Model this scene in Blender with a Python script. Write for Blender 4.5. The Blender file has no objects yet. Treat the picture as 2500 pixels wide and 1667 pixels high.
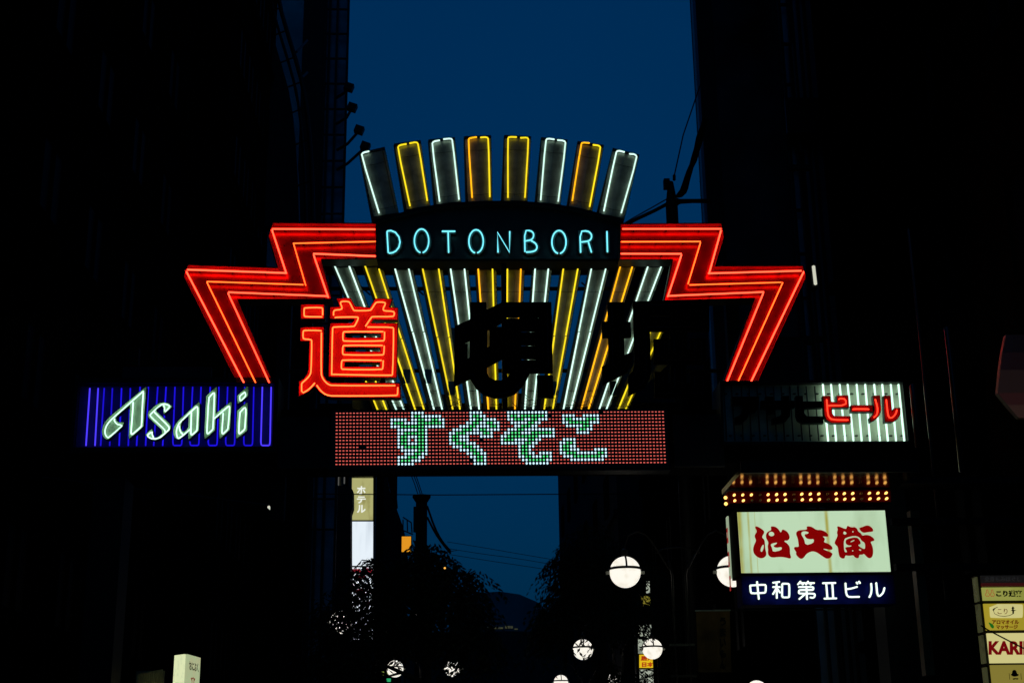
import bpy, bmesh, math, random
from mathutils import Vector, Matrix
from mathutils.geometry import tessellate_polygon
random.seed(7)
sc = bpy.context.scene
C = sc.collection

# ------------------------------------------------------------------ camera
PITCH, YAW, ROLL = math.radians(17.4), math.radians(2.0), math.radians(-0.7)
FPX = 3472.0                                   # focal length in pixels of a 2500 px wide frame (50 mm)
CAM = Vector((0, 0, 1.6))
ROT = Matrix.Rotation(-YAW, 3, 'Z') @ Matrix.Rotation(math.pi/2 + PITCH, 3, 'X') @ Matrix.Rotation(ROLL, 3, 'Z')
cam = bpy.data.cameras.new('camera')
cam.lens = 50.0; cam.sensor_width = 36.0; cam.clip_end = 3000; cam.clip_start = 0.05
cob = bpy.data.objects.new('camera', cam); C.objects.link(cob)
cob.matrix_world = Matrix.Translation(CAM) @ ROT.to_4x4()
sc.camera = cob

# ------------------------------------------------------------------ dusk sky (the sun has set: no sun lamp)
w = bpy.data.worlds.new('World'); sc.world = w; w.use_nodes = True
nt = w.node_tree; nt.nodes.clear()
sky = nt.nodes.new('ShaderNodeTexSky'); sky.sky_type = 'NISHITA'; sky.sun_disc = False
sky.sun_elevation = math.radians(-1.0); sky.sun_rotation = math.radians(180)
sky.air_density = 1.0; sky.dust_density = 1.0; sky.ozone_density = 4.6
tint = nt.nodes.new('ShaderNodeMix'); tint.data_type = 'RGBA'; tint.blend_type = 'MULTIPLY'
tint.inputs[0].default_value = 1.0; tint.inputs[7].default_value = (0.01, 1.12, 1.0, 1)
bg = nt.nodes.new('ShaderNodeBackground'); bg.inputs[1].default_value = 0.305
out = nt.nodes.new('ShaderNodeOutputWorld')
stc = nt.nodes.new('ShaderNodeTexCoord'); sno = nt.nodes.new('ShaderNodeTexNoise'); sno.inputs['Scale'].default_value = 5.0; sno.inputs['Detail'].default_value = 5
smr = nt.nodes.new('ShaderNodeMapRange'); smr.inputs[1].default_value = .3; smr.inputs[2].default_value = .7; smr.inputs[3].default_value = .90; smr.inputs[4].default_value = 1.08
smx = nt.nodes.new('ShaderNodeMix'); smx.data_type = 'RGBA'; smx.blend_type = 'MULTIPLY'; smx.inputs[0].default_value = 1.0
nt.links.new(stc.outputs['Generated'], sno.inputs['Vector']); nt.links.new(sno.outputs[0], smr.inputs[0])
nt.links.new(sky.outputs[0], tint.inputs[6]); nt.links.new(tint.outputs[2], smx.inputs[6]); nt.links.new(smr.outputs[0], smx.inputs[7]); even = nt.nodes.new('ShaderNodeMix'); even.data_type = 'RGBA'; even.inputs[0].default_value = .6; even.inputs[7].default_value = (0, .080, .278, 1)   # constant blue mixed in to even out the dusk sky
nt.links.new(smx.outputs[2], even.inputs[6]); nt.links.new(even.outputs[2], bg.inputs[0]); nt.links.new(bg.outputs[0], out.inputs[0])

vs = sc.view_settings
vs.view_transform = 'Standard'; vs.look = 'None'; vs.exposure = 0.0; vs.gamma = 1.0; vs.use_curve_mapping = False
sc.render.engine = 'CYCLES'
cy = sc.cycles
cy.use_denoising = True
try: cy.denoiser = 'OPENIMAGEDENOISE'
except Exception: pass
cy.max_bounces = 5; cy.diffuse_bounces = 3; cy.glossy_bounces = 3; cy.transmission_bounces = 3
cy.sample_clamp_indirect = 3.0
cy.caustics_reflective = False; cy.caustics_refractive = False

# ------------------------------------------------------------------ helpers
def P(x, y, Y):
    """world point seen at photo pixel (x, y) on the vertical plane at distance Y along the street"""
    d = ROT @ Vector(((x - 1250) / FPX, (833.5 - y) / FPX, -1.0))
    return CAM + d * (Y / d.y)
def PX(x, y, X):
    """same on the plane at X across the street"""
    d = ROT @ Vector(((x - 1250) / FPX, (833.5 - y) / FPX, -1.0))
    return CAM + d * (X / d.x)
def F(x0, y0, s):
    return lambda pts: [(x0 + a / s, y0 + b / s) for a, b in pts]
def chaikin(pts, n=1, closed=True, k=0.25):
    for _ in range(n):
        q = []
        m = len(pts)
        rng = range(m) if closed else range(m - 1)
        if not closed: q.append(pts[0])
        for i in rng:
            a, b = Vector(pts[i]), Vector(pts[(i + 1) % m])
            q.append(tuple(a.lerp(b, k))); q.append(tuple(a.lerp(b, 1 - k)))
        if not closed: q.append(pts[-1])
        pts = q
    return pts

class MB:
    def __init__(s): s.v = []; s.f = []; s.m = []
    def add(s, vs, fs, mi=0):
        o = len(s.v); s.v += [Vector(p) for p in vs]
        s.f += [[i + o for i in f] for f in fs]; s.m += [mi] * len(fs)
        return s
    def box(s, a, b, mi=0):
        x0, y0, z0 = a; x1, y1, z1 = b
        return s.add([(x0,y0,z0),(x1,y0,z0),(x1,y1,z0),(x0,y1,z0),(x0,y0,z1),(x1,y0,z1),(x1,y1,z1),(x0,y1,z1)],
                     [(0,3,2,1),(4,5,6,7),(0,1,5,4),(1,2,6,5),(2,3,7,6),(3,0,4,7)], mi)
    def tube(s, pts, r, n=6, closed=False, mi=0, cap=True):
        pts = [Vector(p) for p in pts]
        q = [pts[0]]
        for p in pts[1:]:
            if (p - q[-1]).length > 1e-5: q.append(p)
        pts = q; m = len(pts)
        if m < 2: return s
        tan = []
        for i in range(m):
            a = pts[i - 1] if (i > 0 or closed) else pts[i]
            b = pts[(i + 1) % m] if (i < m - 1 or closed) else pts[i]
            t = (b - a)
            tan.append(t.normalized() if t.length > 1e-9 else Vector((0,0,1)))
        up = Vector((0,-1,0)) if abs(tan[0].y) < .9 else Vector((1,0,0))
        o = len(s.v); rr = r if isinstance(r, (list, tuple)) else [r] * m
        for i in range(m):
            t = tan[i]; u = (up - t * up.dot(t))
            if u.length < 1e-4: u = t.orthogonal()
            u.normalize(); up = u; v = t.cross(u)
            k = 1.0
            if 0 < i < m - 1 or closed:
                a = (pts[i] - pts[i - 1]).normalized(); c = max(.45, math.sqrt(max(0, (1 + a.dot((pts[(i+1) % m] - pts[i]).normalized())) / 2))); k = 1 / c
            for j in range(n):
                an = 2 * math.pi * j / n
                s.v.append(pts[i] + (u * math.cos(an) + v * math.sin(an)) * rr[i])
        for i in range(m if closed else m - 1):
            i2 = (i + 1) % m
            for j in range(n):
                j2 = (j + 1) % n
                s.f.append([o + i*n + j, o + i*n + j2, o + i2*n + j2, o + i2*n + j]); s.m.append(mi)
        if cap and not closed:
            for i, sg in ((0, -1), (m - 1, 1)):
                s.v.append(pts[i] + tan[i] * rr[i] * .6 * sg); c = len(s.v) - 1
                for j in range(n):
                    s.f.append([o + i*n + j, o + i*n + (j + 1) % n, c]); s.m.append(mi)
        return s
    def lathe(s, prof, c, n=16, mi=0, axis='Z'):
        o = len(s.v); c = Vector(c)
        for r, z in prof:
            for j in range(n):
                a = 2 * math.pi * j / n
                p = Vector((r * math.cos(a), r * math.sin(a), z))
                if axis == 'Y': p = Vector((p.x, p.z, p.y))
                s.v.append(c + p)
        for i in range(len(prof) - 1):
            for j in range(n):
                s.f.append([o + i*n + j, o + i*n + (j+1) % n, o + (i+1)*n + (j+1) % n, o + (i+1)*n + j]); s.m.append(mi)
        return s
    def build(s, name, mats, parent=None, smooth=False):
        me = bpy.data.meshes.new(name)
        org = parent.get('_o') if parent is not None else None
        org = Vector(org) if org is not None else Vector((0,0,0))
        me.from_pydata([tuple(p - org) for p in s.v], [], s.f)
        if not isinstance(mats, (list, tuple)): mats = [mats]
        for m in mats: me.materials.append(m)
        if len(mats) > 1: me.polygons.foreach_set('material_index', s.m)
        bm = bmesh.new(); bm.from_mesh(me); bmesh.ops.recalc_face_normals(bm, faces=bm.faces[:]); bm.to_mesh(me); bm.free()
        if smooth: me.polygons.foreach_set('use_smooth', [True] * len(me.polygons))
        me.update()
        ob = bpy.data.objects.new(name, me); C.objects.link(ob)
        if parent is not None:
            ob.parent = parent; ob['_o'] = tuple(org)
        return ob

def tag(o, label, cat, group=None):
    o['label'] = label; o['category'] = cat
    if group: o['group'] = group
    return o
def thing(name, label, cat, loc, group=None):
    o = bpy.data.objects.new(name, None); C.objects.link(o); o.location = loc; o.empty_display_size = .1
    o['_o'] = tuple(loc)
    return tag(o, label, cat, group)
def single(mb, name, mats, label, cat, group=None, smooth=False):
    lo = [min(v[i] for v in mb.v) for i in range(3)]; hi = [max(v[i] for v in mb.v) for i in range(3)]
    c = Vector(((lo[0]+hi[0])/2, (lo[1]+hi[1])/2, lo[2]))
    mb.v = [v - c for v in mb.v]
    o = mb.build(name, mats, None, smooth); o.location = c
    return tag(o, label, cat, group)
def struct(mb, name, mats):
    o = mb.build(name, mats); o['kind'] = 'structure'; return o
def dup(root, loc, label=None):
    def cp(o, par):
        c = o.copy(); C.objects.link(c); c.parent = par
        for ch in list(o.children): cp(ch, c)
        return c
    r = cp(root, None); r.location = loc
    if label: r['label'] = label
    return r

# ---- 2D outlines on a vertical plane
def area2(l): return sum(l[i][0]*l[(i+1) % len(l)][1] - l[(i+1) % len(l)][0]*l[i][1] for i in range(len(l))) / 2
def orient(loops):
    r = []
    for i, l in enumerate(loops):
        a = area2(l)
        if (i == 0) != (a > 0): l = l[::-1]
        r.append(l)
    return r
def inset(l, d):
    n = len(l); r = []
    for i in range(n):
        p0, p1, p2 = Vector(l[i-1]), Vector(l[i]), Vector(l[(i+1) % n])
        a = (p1 - p0); b = (p2 - p1)
        if a.length < 1e-7 or b.length < 1e-7: r.append(tuple(p1)); continue
        a.normalize(); b.normalize()
        na = Vector((-a.y, a.x)); nb = Vector((-b.y, b.x))
        h = na + nb
        if h.length < 1e-4: r.append(tuple(p1)); continue
        h.normalize(); k = d / max(.4, h.dot(na))
        r.append(tuple(p1 + h * k))
    return r
def plane2(pts_px, Y):
    return [(p.x, p.z) for p in (P(x, y, Y) for x, y in pts_px)]
def lift(l, Y): return [Vector((x, Y, z)) for x, z in l]
def fill(mb, loops, Y, mi=0):
    vs = [lift(l, Y) for l in loops]
    flat = [v for l in vs for v in l]
    tris = tessellate_polygon(vs)
    mb.add(flat, [list(t) for t in tris], mi)
def walls(mb, loops, Ya, Yb, mi=0):
    for l in loops:
        n = len(l)
        mb.add(lift(l, Ya) + lift(l, Yb), [(i, (i+1) % n, n + (i+1) % n, n + i) for i in range(n)], mi)
def prism(mb, loops_px, Yf, Yb, mi=0):
    """solid plate: outline traced at its front plane, straight back to Yb"""
    L = orient([plane2(l, Yf) for l in loops_px])
    fill(mb, L, Yf, mi); fill(mb, L, Yb, mi); walls(mb, L, Yf, Yb, mi); return mb
def tray(parent, loops_px, Yf, Yp, Yb, m_case, m_face, rim=.012, names=('casing', 'face')):
    """sheet-metal channel: rim at Yf, painted plate at Yp, back at Yb"""
    L = orient([plane2(l, Yf) for l in loops_px])
    I = [inset(l, rim) for l in L]
    c = MB(); walls(c, L, Yf, Yb); fill(c, L, Yb)
    for a, b in zip(L, I):
        n = len(a); c.add(lift(a, Yf) + lift(b, Yf), [(i, (i+1) % n, n + (i+1) % n, n + i) for i in range(n)])
    co = c.build(names[0], m_case, parent)
    f = MB(); fill(f, I, Yp); walls(f, I, Yf + .001, Yp)
    fo = f.build(names[1], m_face, parent)
    return co, fo, I
def path(pts_px, Y, closed=False, rnd=1):
    pts = chaikin(pts_px, rnd, closed) if rnd else pts_px
    return [P(x, y, Y) for x, y in pts]
def neon(parent, pts_px, Y, mat, r=.011, closed=False, rnd=1, name='tube', n=6):
    return MB().tube(path(pts_px, Y, closed, rnd), r, n, closed).build(name, mat, parent, True)
def text_mb(body, quad, Y, depth=.004, emb=0.0, squeeze=None):
    """built-in font glyphs fitted into a pixel quad (tl, tr, br, bl) on plane Y"""
    cu = bpy.data.curves.new('t', 'FONT'); cu.body = body; cu.offset = emb; cu.resolution_u = 3; cu.space_line = .95
    o = bpy.data.objects.new('t', cu); C.objects.link(o)
    bpy.context.view_layer.update()
    me = bpy.data.meshes.new_from_object(o.evaluated_get(bpy.context.evaluated_depsgraph_get()))
    vs = [v.co.copy() for v in me.vertices]; fs = [list(p.vertices) for p in me.polygons]
    bpy.data.objects.remove(o); bpy.data.meshes.remove(me)
    mb = MB()
    if not vs: return mb
    x0, x1 = min(v.x for v in vs), max(v.x for v in vs); y0, y1 = min(v.y for v in vs), max(v.y for v in vs)
    tl, tr, br, bl = [Vector(q) for q in quad]
    front = []
    for v in vs:
        u = (v.x - x0) / max(1e-6, x1 - x0); t = (y1 - v.y) / max(1e-6, y1 - y0)
        p = tl.lerp(tr, u).lerp(bl.lerp(br, u), t); front.append(P(p.x, p.y, Y))
    mb.add(front, fs)
    mb.add([p + Vector((0, depth, 0)) for p in front], fs)
    cnt = {}
    for f in fs:
        for i in range(len(f)):
            e = (f[i], f[(i+1) % len(f)]); cnt[tuple(sorted(e))] = cnt.get(tuple(sorted(e)), 0) + 1
    nf = len(front)
    for (a, b), k in cnt.items():
        if k == 1: mb.f.append([a, b, b + nf, a + nf]); mb.m.append(0)
    return mb

# ------------------------------------------------------------------ materials
def mat(name, col, rough=.6, metal=0.0, noise=0.0, scale=6.0, bump=0.0, spec=.5):
    m = bpy.data.materials.new(name); m.use_nodes = True; n = m.node_tree.nodes; l = m.node_tree.links
    b = n['Principled BSDF']; b.inputs['Roughness'].default_value = rough; b.inputs['Metallic'].default_value = metal
    b.inputs['Specular IOR Level'].default_value = spec
    b.inputs['Base Color'].default_value = (*col, 1)
    if noise or bump:
        tc = n.new('ShaderNodeTexCoord'); no = n.new('ShaderNodeTexNoise'); no.inputs['Scale'].default_value = scale; no.inputs['Detail'].default_value = 6
        l.new(tc.outputs['Object'], no.inputs['Vector'])
        if noise:
            r = n.new('ShaderNodeMapRange'); r.inputs[1].default_value = .3; r.inputs[2].default_value = .7
            r.inputs[3].default_value = 1 - noise; r.inputs[4].default_value = 1 + noise * .5
            mx = n.new('ShaderNodeMix'); mx.data_type = 'RGBA'; mx.blend_type = 'MULTIPLY'; mx.inputs[0].default_value = 1
            mx.inputs[6].default_value = (*col, 1)
            l.new(no.outputs[0], r.inputs[0]); l.new(r.outputs[0], mx.inputs[7]); l.new(mx.outputs[2], b.inputs['Base Color'])
        if bump:
            bp = n.new('ShaderNodeBump'); bp.inputs['Strength'].default_value = bump; bp.inputs['Distance'].default_value = .02
            l.new(no.outputs[0], bp.inputs['Height']); l.new(bp.outputs[0], b.inputs['Normal'])
    return m
def emit(name, col, vary=.12, sampling=None):
    m = bpy.data.materials.new(name); m.use_nodes = True; n = m.node_tree.nodes; l = m.node_tree.links; n.clear()
    e = n.new('ShaderNodeEmission'); e.inputs[0].default_value = (*[c / max(col) for c in col], 1)
    oi = n.new('ShaderNodeObjectInfo'); r = n.new('ShaderNodeMapRange')
    r.inputs[3].default_value = max(col) * (1 - vary); r.inputs[4].default_value = max(col) * (1 + vary)
    o = n.new('ShaderNodeOutputMaterial')
    l.new(oi.outputs['Random'], r.inputs[0]); l.new(r.outputs[0], e.inputs[1]); l.new(e.outputs[0], o.inputs[0])
    if sampling: m.cycles.emission_sampling = sampling
    return m
def lightbox(name, col, stain=None, amt=0.0, scale=3.0, stretch=(1, 1, .12), sampling=None, gloss=True):
    """backlit acrylic: even glow with uneven tubes behind and rain streaks"""
    m = bpy.data.materials.new(name); m.use_nodes = True; n = m.node_tree.nodes; l = m.node_tree.links
    b = n['Principled BSDF']; b.inputs['Base Color'].default_value = (.25, .25, .23, 1); b.inputs['Roughness'].default_value = .35
    tc = n.new('ShaderNodeTexCoord'); mp = n.new('ShaderNodeMapping'); mp.inputs['Scale'].default_value = stretch
    no = n.new('ShaderNodeTexNoise'); no.inputs['Scale'].default_value = scale; no.inputs['Detail'].default_value = 4
    r = n.new('ShaderNodeMapRange'); r.inputs[1].default_value = .5; r.inputs[2].default_value = .72
    r.inputs[3].default_value = 0; r.inputs[4].default_value = amt
    mx = n.new('ShaderNodeMix'); mx.data_type = 'RGBA'; mx.inputs[6].default_value = (*col, 1); mx.inputs[7].default_value = (*(stain or col), 1)
    l.new(tc.outputs['Object'], mp.inputs[0]); l.new(mp.outputs[0], no.inputs['Vector']); l.new(no.outputs[0], r.inputs[0])
    l.new(r.outputs[0], mx.inputs[0]); l.new(mx.outputs[2], b.inputs['Emission Color']); b.inputs['Emission Strength'].default_value = 1
    if sampling: m.cycles.emission_sampling = sampling
    return m

M = {}
M['black'] = mat('black_steel', (.012, .012, .013), .55, 0, .4, 4, spec=.3)
M['dark'] = mat('dark_paint', (.02, .02, .022), .6, 0, .4, 3, spec=.3)
M['wire'] = mat('cable_rubber', (.008, .008, .008), .7, spec=.2)
M['redface'] = mat('red_enamel', (.60, .008, .005), .45, 0, .12, 5)
M['redzig'] = mat('red_edge_glow', (.50, .006, .004), .30, .65, .35, 4)
M['raypanel'] = mat('aged_reflector', (.34, .35, .29), .38, .45, .45, 5)
M['tealback'] = mat('letter_back_plate', (.14, .17, .17), .5, 0, .2, 6)
M['archface'] = mat('arch_panel_paint', (.03, .026, .024), .45, 0, .6, 2.5)
M['bluepanel'] = mat('blue_sign_panel', (.06, .07, .20), .6, 0, .3, 4)
M['whitepanel'] = mat('white_sign_panel', (.78, .80, .60), .5, 0, .25, 4)
M['asahiface'] = mat('letter_tray_white', (.60, .74, .55), .45, 0, .3, 8)
M['glass_off'] = mat('unlit_neon_glass', (.10, .10, .10), .25)
M['glass_off_red'] = mat('unlit_red_neon_glass', (.12, .02, .02), .25)
M['kanji_off'] = mat('unlit_letter_face', (.02, .003, .003), .8, 0, .4, 9, spec=.05)
M['matteblack'] = mat('added_plate_black', (.006, .006, .006), .9, spec=.03)
M['led_face'] = mat('led_module_face', (.02, .02, .02), .4)
M['red_on'] = emit('neon_red', (6.0, .48, .10), .06)
M['zig_on'] = emit('neon_red_zigzag', (5.4, .24, .10), .12)
M['zig_mid'] = emit('neon_red_orange', (5.0, .34, .05), .12)
M['lemon_on'] = emit('neon_lemon', (1.18, .90, .02), .1)
M['amber_on'] = emit('neon_amber', (1.6, .68, .012), .1)
M['white_on'] = emit('neon_white', (.88, 1.35, 1.15), .12)
M['kanawhite_on'] = emit('neon_sign_white', (1.0, 1.55, 1.25), .08)
M['asahi_on'] = emit('neon_greenish_white', (.95, 1.6, 1.2), .08)
M['cyan_on'] = emit('neon_cyan', (.25, 1.15, 1.35), .06)
M['blue_on'] = emit('neon_blue', (.012, .006, .72), .2)
M['violet_on'] = emit('neon_violet_blue', (.085, .05, 1.2), .05)
M['kana_on'] = emit('neon_kana_red', (2.6, .10, .04), .06)
M['bldg_on'] = emit('neon_cool_white', (1.2, 1.45, 1.35), .04)
M['led_red'] = emit('led_red', (1.15, .18, .14), .0)
M['led_green'] = emit('led_green', (.14, 1.15, .34), .0)
M['led_white'] = emit('led_blue_white', (.85, 1.3, 1.5), .0)
M['globe'] = lightbox('opal_globe_glow', (1.02, .97, .86), (.80, .74, .60), .8, 9, (1, 1, 1))
M['bulb_on'] = emit('incandescent_bulb', (2.2, 1.15, .27), .1)
M['bulb_off'] = mat('unlit_bulb_glass', (.25, .16, .1), .2)
M['fluor'] = emit('fluorescent_white', (.62, .62, .50), .0)

# ------------------------------------------------------------------ ground
M['asphalt'] = mat('asphalt', (.045, .045, .047), .8, 0, .4, 30, bump=.3)
M['paving'] = mat('paving', (.09, .085, .08), .75, 0, .3, 12, bump=.2)
struct(MB().add([(-400,-150,0),(400,-150,0),(400,700,0),(-400,700,0)], [(0,1,2,3)]), 'ground', M['asphalt'])
struct(MB().add([(-3.2,-60,.004),(3.2,-60,.004),(3.2,200,.004),(-3.2,200,.004)], [(0,1,2,3)]), 'street', M['paving'])
for nm, xa, xb in (('pavement_left', -6.6, -3.2), ('pavement_right', 3.2, 6.9)):
    struct(MB().box((xa, -60, -.05), (xb, 200, .12)), nm, M['paving'])

# ------------------------------------------------------------------ buildings
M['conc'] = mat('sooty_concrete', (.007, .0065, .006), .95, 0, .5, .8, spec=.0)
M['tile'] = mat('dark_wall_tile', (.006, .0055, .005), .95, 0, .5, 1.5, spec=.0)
M['clad'] = mat('grey_cladding', (.03, .028, .027), .8, 0, .3, 1.2, spec=.08)
M['pane'] = mat('dark_window_glass', (.002, .002, .002), .5, spec=.02)
M['frame'] = mat('window_frame', (.006, .006, .006), .9, spec=.0)
WIN = {}
def window_mesh(wd, ht):
    k = (wd, ht)
    if k not in WIN:
        a = MB()
        for (u0, v0, u1, v1) in ((-wd/2, 0, wd/2, .06), (-wd/2, ht-.06, wd/2, ht), (-wd/2, .06, -wd/2+.06, ht-.06), (wd/2-.06, .06, wd/2, ht-.06), (-.03, .06, .03, ht-.06)):
            a.box((u0, -.06, v0), (u1, .02, v1))
        b = MB().box((-wd/2+.06, -.02, .06), (wd/2-.06, .0, ht-.06))
        fo = a.build('window', M['frame']); po = b.build('pane', M['pane'])
        WIN[k] = (fo.data, po.data)
        for o in (fo, po): bpy.data.objects.remove(o)
    return WIN[k]
def building(name, label, x0, x1, y0, y1, h, m, side, rows=0, cols=0, wd=1.3, ht=1.4, z0=4.2, dz=3.2, front=False, ya=None, yb=None):
    """side: +1 windows on the face towards +X, -1 towards -X, 0 none"""
    loc = ((x0+x1)/2, (y0+y1)/2, 0)
    t = thing(name, label, 'building', loc)
    wb = MB().box((x0, y0, 0), (x1, y1, h))
    wb.build('wall', m, t)
    MB().box((x0-.08, y0-.08, h+.002), (x1+.08, y1+.08, h+.5)).build('parapet', m, t)
    k = 0
    for i in range(int((h - 4) // dz)):
        z = 3.7 + i * dz
        if z < h - 1 and i % 2 == 0:
            xa = x1 if side > 0 else x0
            MB().box((min(xa, xa+side*.12), y0+.05, z), (max(xa, xa+side*.12), y1-.05, z+.18)).build('ledge', m, t)
    if rows:
        fm, pm = window_mesh(wd, ht)
        ya = y0 + 1 if ya is None else ya; yb = y1 - 1 if yb is None else yb
        for r in range(rows):
            for c in range(cols):
                yy = ya + (yb - ya) * (c + .5) / cols; xx = x1 if side > 0 else x0
                wo = bpy.data.objects.new('window', fm); C.objects.link(wo); wo.parent = t
                wo.location = (xx - loc[0], yy - loc[1], z0 + r * dz)
                wo.rotation_euler = (0, 0, math.pi/2 if side > 0 else -math.pi/2)
                po = bpy.data.objects.new('pane', pm); C.objects.link(po); po.parent = wo
    return t
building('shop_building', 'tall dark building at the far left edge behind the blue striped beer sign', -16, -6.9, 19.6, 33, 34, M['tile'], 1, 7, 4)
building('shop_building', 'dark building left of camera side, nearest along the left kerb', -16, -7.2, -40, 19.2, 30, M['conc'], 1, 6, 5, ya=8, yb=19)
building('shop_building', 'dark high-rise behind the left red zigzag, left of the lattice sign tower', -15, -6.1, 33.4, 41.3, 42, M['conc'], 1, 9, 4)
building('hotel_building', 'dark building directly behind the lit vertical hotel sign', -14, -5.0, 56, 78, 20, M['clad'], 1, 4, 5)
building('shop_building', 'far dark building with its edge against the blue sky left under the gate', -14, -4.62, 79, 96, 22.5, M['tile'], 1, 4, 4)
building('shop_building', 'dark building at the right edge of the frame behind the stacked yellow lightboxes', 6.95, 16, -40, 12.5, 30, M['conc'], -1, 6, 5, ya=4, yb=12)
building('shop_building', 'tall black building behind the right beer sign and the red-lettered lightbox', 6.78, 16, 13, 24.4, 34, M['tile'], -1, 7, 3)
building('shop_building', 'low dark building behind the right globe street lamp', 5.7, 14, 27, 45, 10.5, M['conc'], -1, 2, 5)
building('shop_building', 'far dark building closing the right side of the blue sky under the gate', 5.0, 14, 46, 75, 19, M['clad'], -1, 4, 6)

# far hall with a shallow arched roof under the gate
t = thing('arched_hall', 'far hall with a low arched roof below the blue sky', 'building', (6, 150, 0))
MB().box((-40, 150, 0), (40, 175, P(1250,1541,150).z)).build('wall', M['clad'], t)
rp = [P(x, y, 150) for x, y in ((1100,1540),(1120,1475),(1160,1447),(1220,1443),(1268,1450),(1310,1468),(1338,1493),(1375,1540))]
mb = MB(); n = len(rp)
mb.add(rp + [p + Vector((0, 25, 0)) for p in rp], [list(range(n)), list(range(n, 2*n))[::-1]] + [(i, (i+1) % n, n+(i+1) % n, n+i) for i in range(n)])
M['roofmetal'] = mat('roof_sheet', (.10, .11, .13), .6, .0, .3, .4)
mb.build('roof', M['roofmetal'], t)
for xa, xb, ya, yb in ((1152,1166,1524,1531),(1172,1178,1530,1533),(1188,1228,1530,1534),(1233,1252,1527,1533),(1256,1264,1533,1536)):
    prism(MB(), [[(xa,ya),(xb,ya),(xb,yb),(xa,yb)]], 149.9, 149.98).build('window', lightbox('far_window_%d' % xa, (.04,.039,.012), (.006,.006,.002), .9, 2.0, (1,1,1), 'NONE'), t)

# stepped roof silhouette against the sky, left under the gate
t = thing('stair_house', 'dark roof with a railed stair against the sky left of the utility pole', 'building', tuple(Vector((P(955,1667,80).x, 80, 0))))
o2 = [(905,1700),(905,1160),(944,1160),(950,1195),(968,1240),(984,1285),(979,1296),(979,1700)]
prism(MB(), [o2], 80, 88).build('wall', M['clad'], t)
b = MB()
for pa, pb in (((948,1190),(966,1190)),((966,1190),(970,1240)),((948,1205),(967,1205)),((957,1190),(960,1225)),((984,1262),(1004,1275)),((984,1268),(984,1290)),((994,1268),(995,1296)),((1004,1275),(1006,1300)),((979,1292),(1008,1304))):
    b.tube([P(*pa, 80), P(*pb, 80)], .035, 4)
b.build('railing', M['wire'], t)

building('glass_office', 'dim blue glass office seen in the gap left of the lattice tower', -14, -5.3, 50.5, 55.5, 46, mat('blue_curtain_wall', (.72,.76,.80), .4, .9, .3, .6), 1)
building('shop_building', 'low dark shop block at the foot of the glass office, left behind the gate', -14, -5.4, 42.2, 50.2, 15.5, M['conc'], 1, 3, 3)
# lattice sign tower, left above the gate
TY = 48
t = thing('sign_tower', 'tall dark lattice sign tower with floodlight arms left of the sky', 'tower', tuple(Vector((P(800,600,TY).x, TY, 0))))
a0, a1, a2, a3 = P(748,-150,TY), P(850,-150,TY), P(843,700,TY), P(748,700,TY)
xl, xr, zt = a0.x, P(846,300,TY).x, a0.z
M['towerface'] = mat('tower_cladding', (.24, .28, .33), .4, .7, .4, 1.5, spec=.3)
MB().box((xl, TY, 0), (P(783,300,TY).x, TY+1.6, zt)).build('panel', M['black'], t)
MB().box((P(786,300,TY).x, TY+.5, 0), (P(838,300,TY).x, TY+1.2, zt)).build('panel', M['towerface'], t)
for px in (787, 797, 816, 843):
    MB().box((P(px,300,TY).x-.03, TY-.02, 0), (P(px,300,TY).x+.05, TY+.12, zt)).build('post', M['black'], t)
for i in range(26):
    z = 10 + i * 1.05
    MB().box((P(786,300,TY).x, TY+.14, z), (xr, TY+.2, z+.06)).build('rung', M['black'], t)
for (ax, ay, bx, by) in ((848,400,890,362),(848,352,875,322),(846,288,858,267),(845,225,850,218)):
    p0, p1 = P(ax, ay, TY-.5), P(bx, by, TY-.5)
    ar = MB().tube([P(ax-25, ay+15, TY-.2), p0, p1], .055, 5).build('arm', M['black'], t)
    c = P(bx+2, by-4, TY-.5); mm = MB().box((-.16,-.14,-.13), (.16,.14,.13))
    rot = Matrix.Rotation(.35, 3, 'Y'); mm.v = [rot @ v + c for v in mm.v]
    mm.build('floodlight', M['black'], t)
# bowed frame between the high-rise and the tower
t = thing('bowed_sign_frame', 'dark bowed steel sign frame curving down beside the lattice tower', 'sign frame', tuple(Vector((P(690,100,40).x, 40, 8))))
arc = [(672,-60),(684,20),(700,75),(720,140),(737,200),(748,262),(756,340),(762,440),(764,540)]
b = MB().tube([P(x, y, 40) for x, y in chaikin(arc, 1, False)], .075, 6); b.build('outer_rail', M['black'], t)
b = MB().tube([P(x-17, y+8, 40.3) for x, y in chaikin(arc, 1, False)], .05, 6); b.build('inner_rail', M['black'], t)
prism(MB(), [[(640,-60),(655,-60)] + [(x-34, y+14) for x, y in arc[1:]] + [(640,554)]], 40.5, 40.9).build('panel', M['dark'], t)
for x, y in arc[1:-1]: MB().tube([P(x,y,40), P(x-36,y+14,40.45)], .03, 4).build('strut', M['black'], t)
for pa, pb in (((723,128),(750,100)),((738,190),(750,178))): MB().tube([P(*pa,40), P(*pb,42)], .05, 4).build('strut', M['black'], t)

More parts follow.
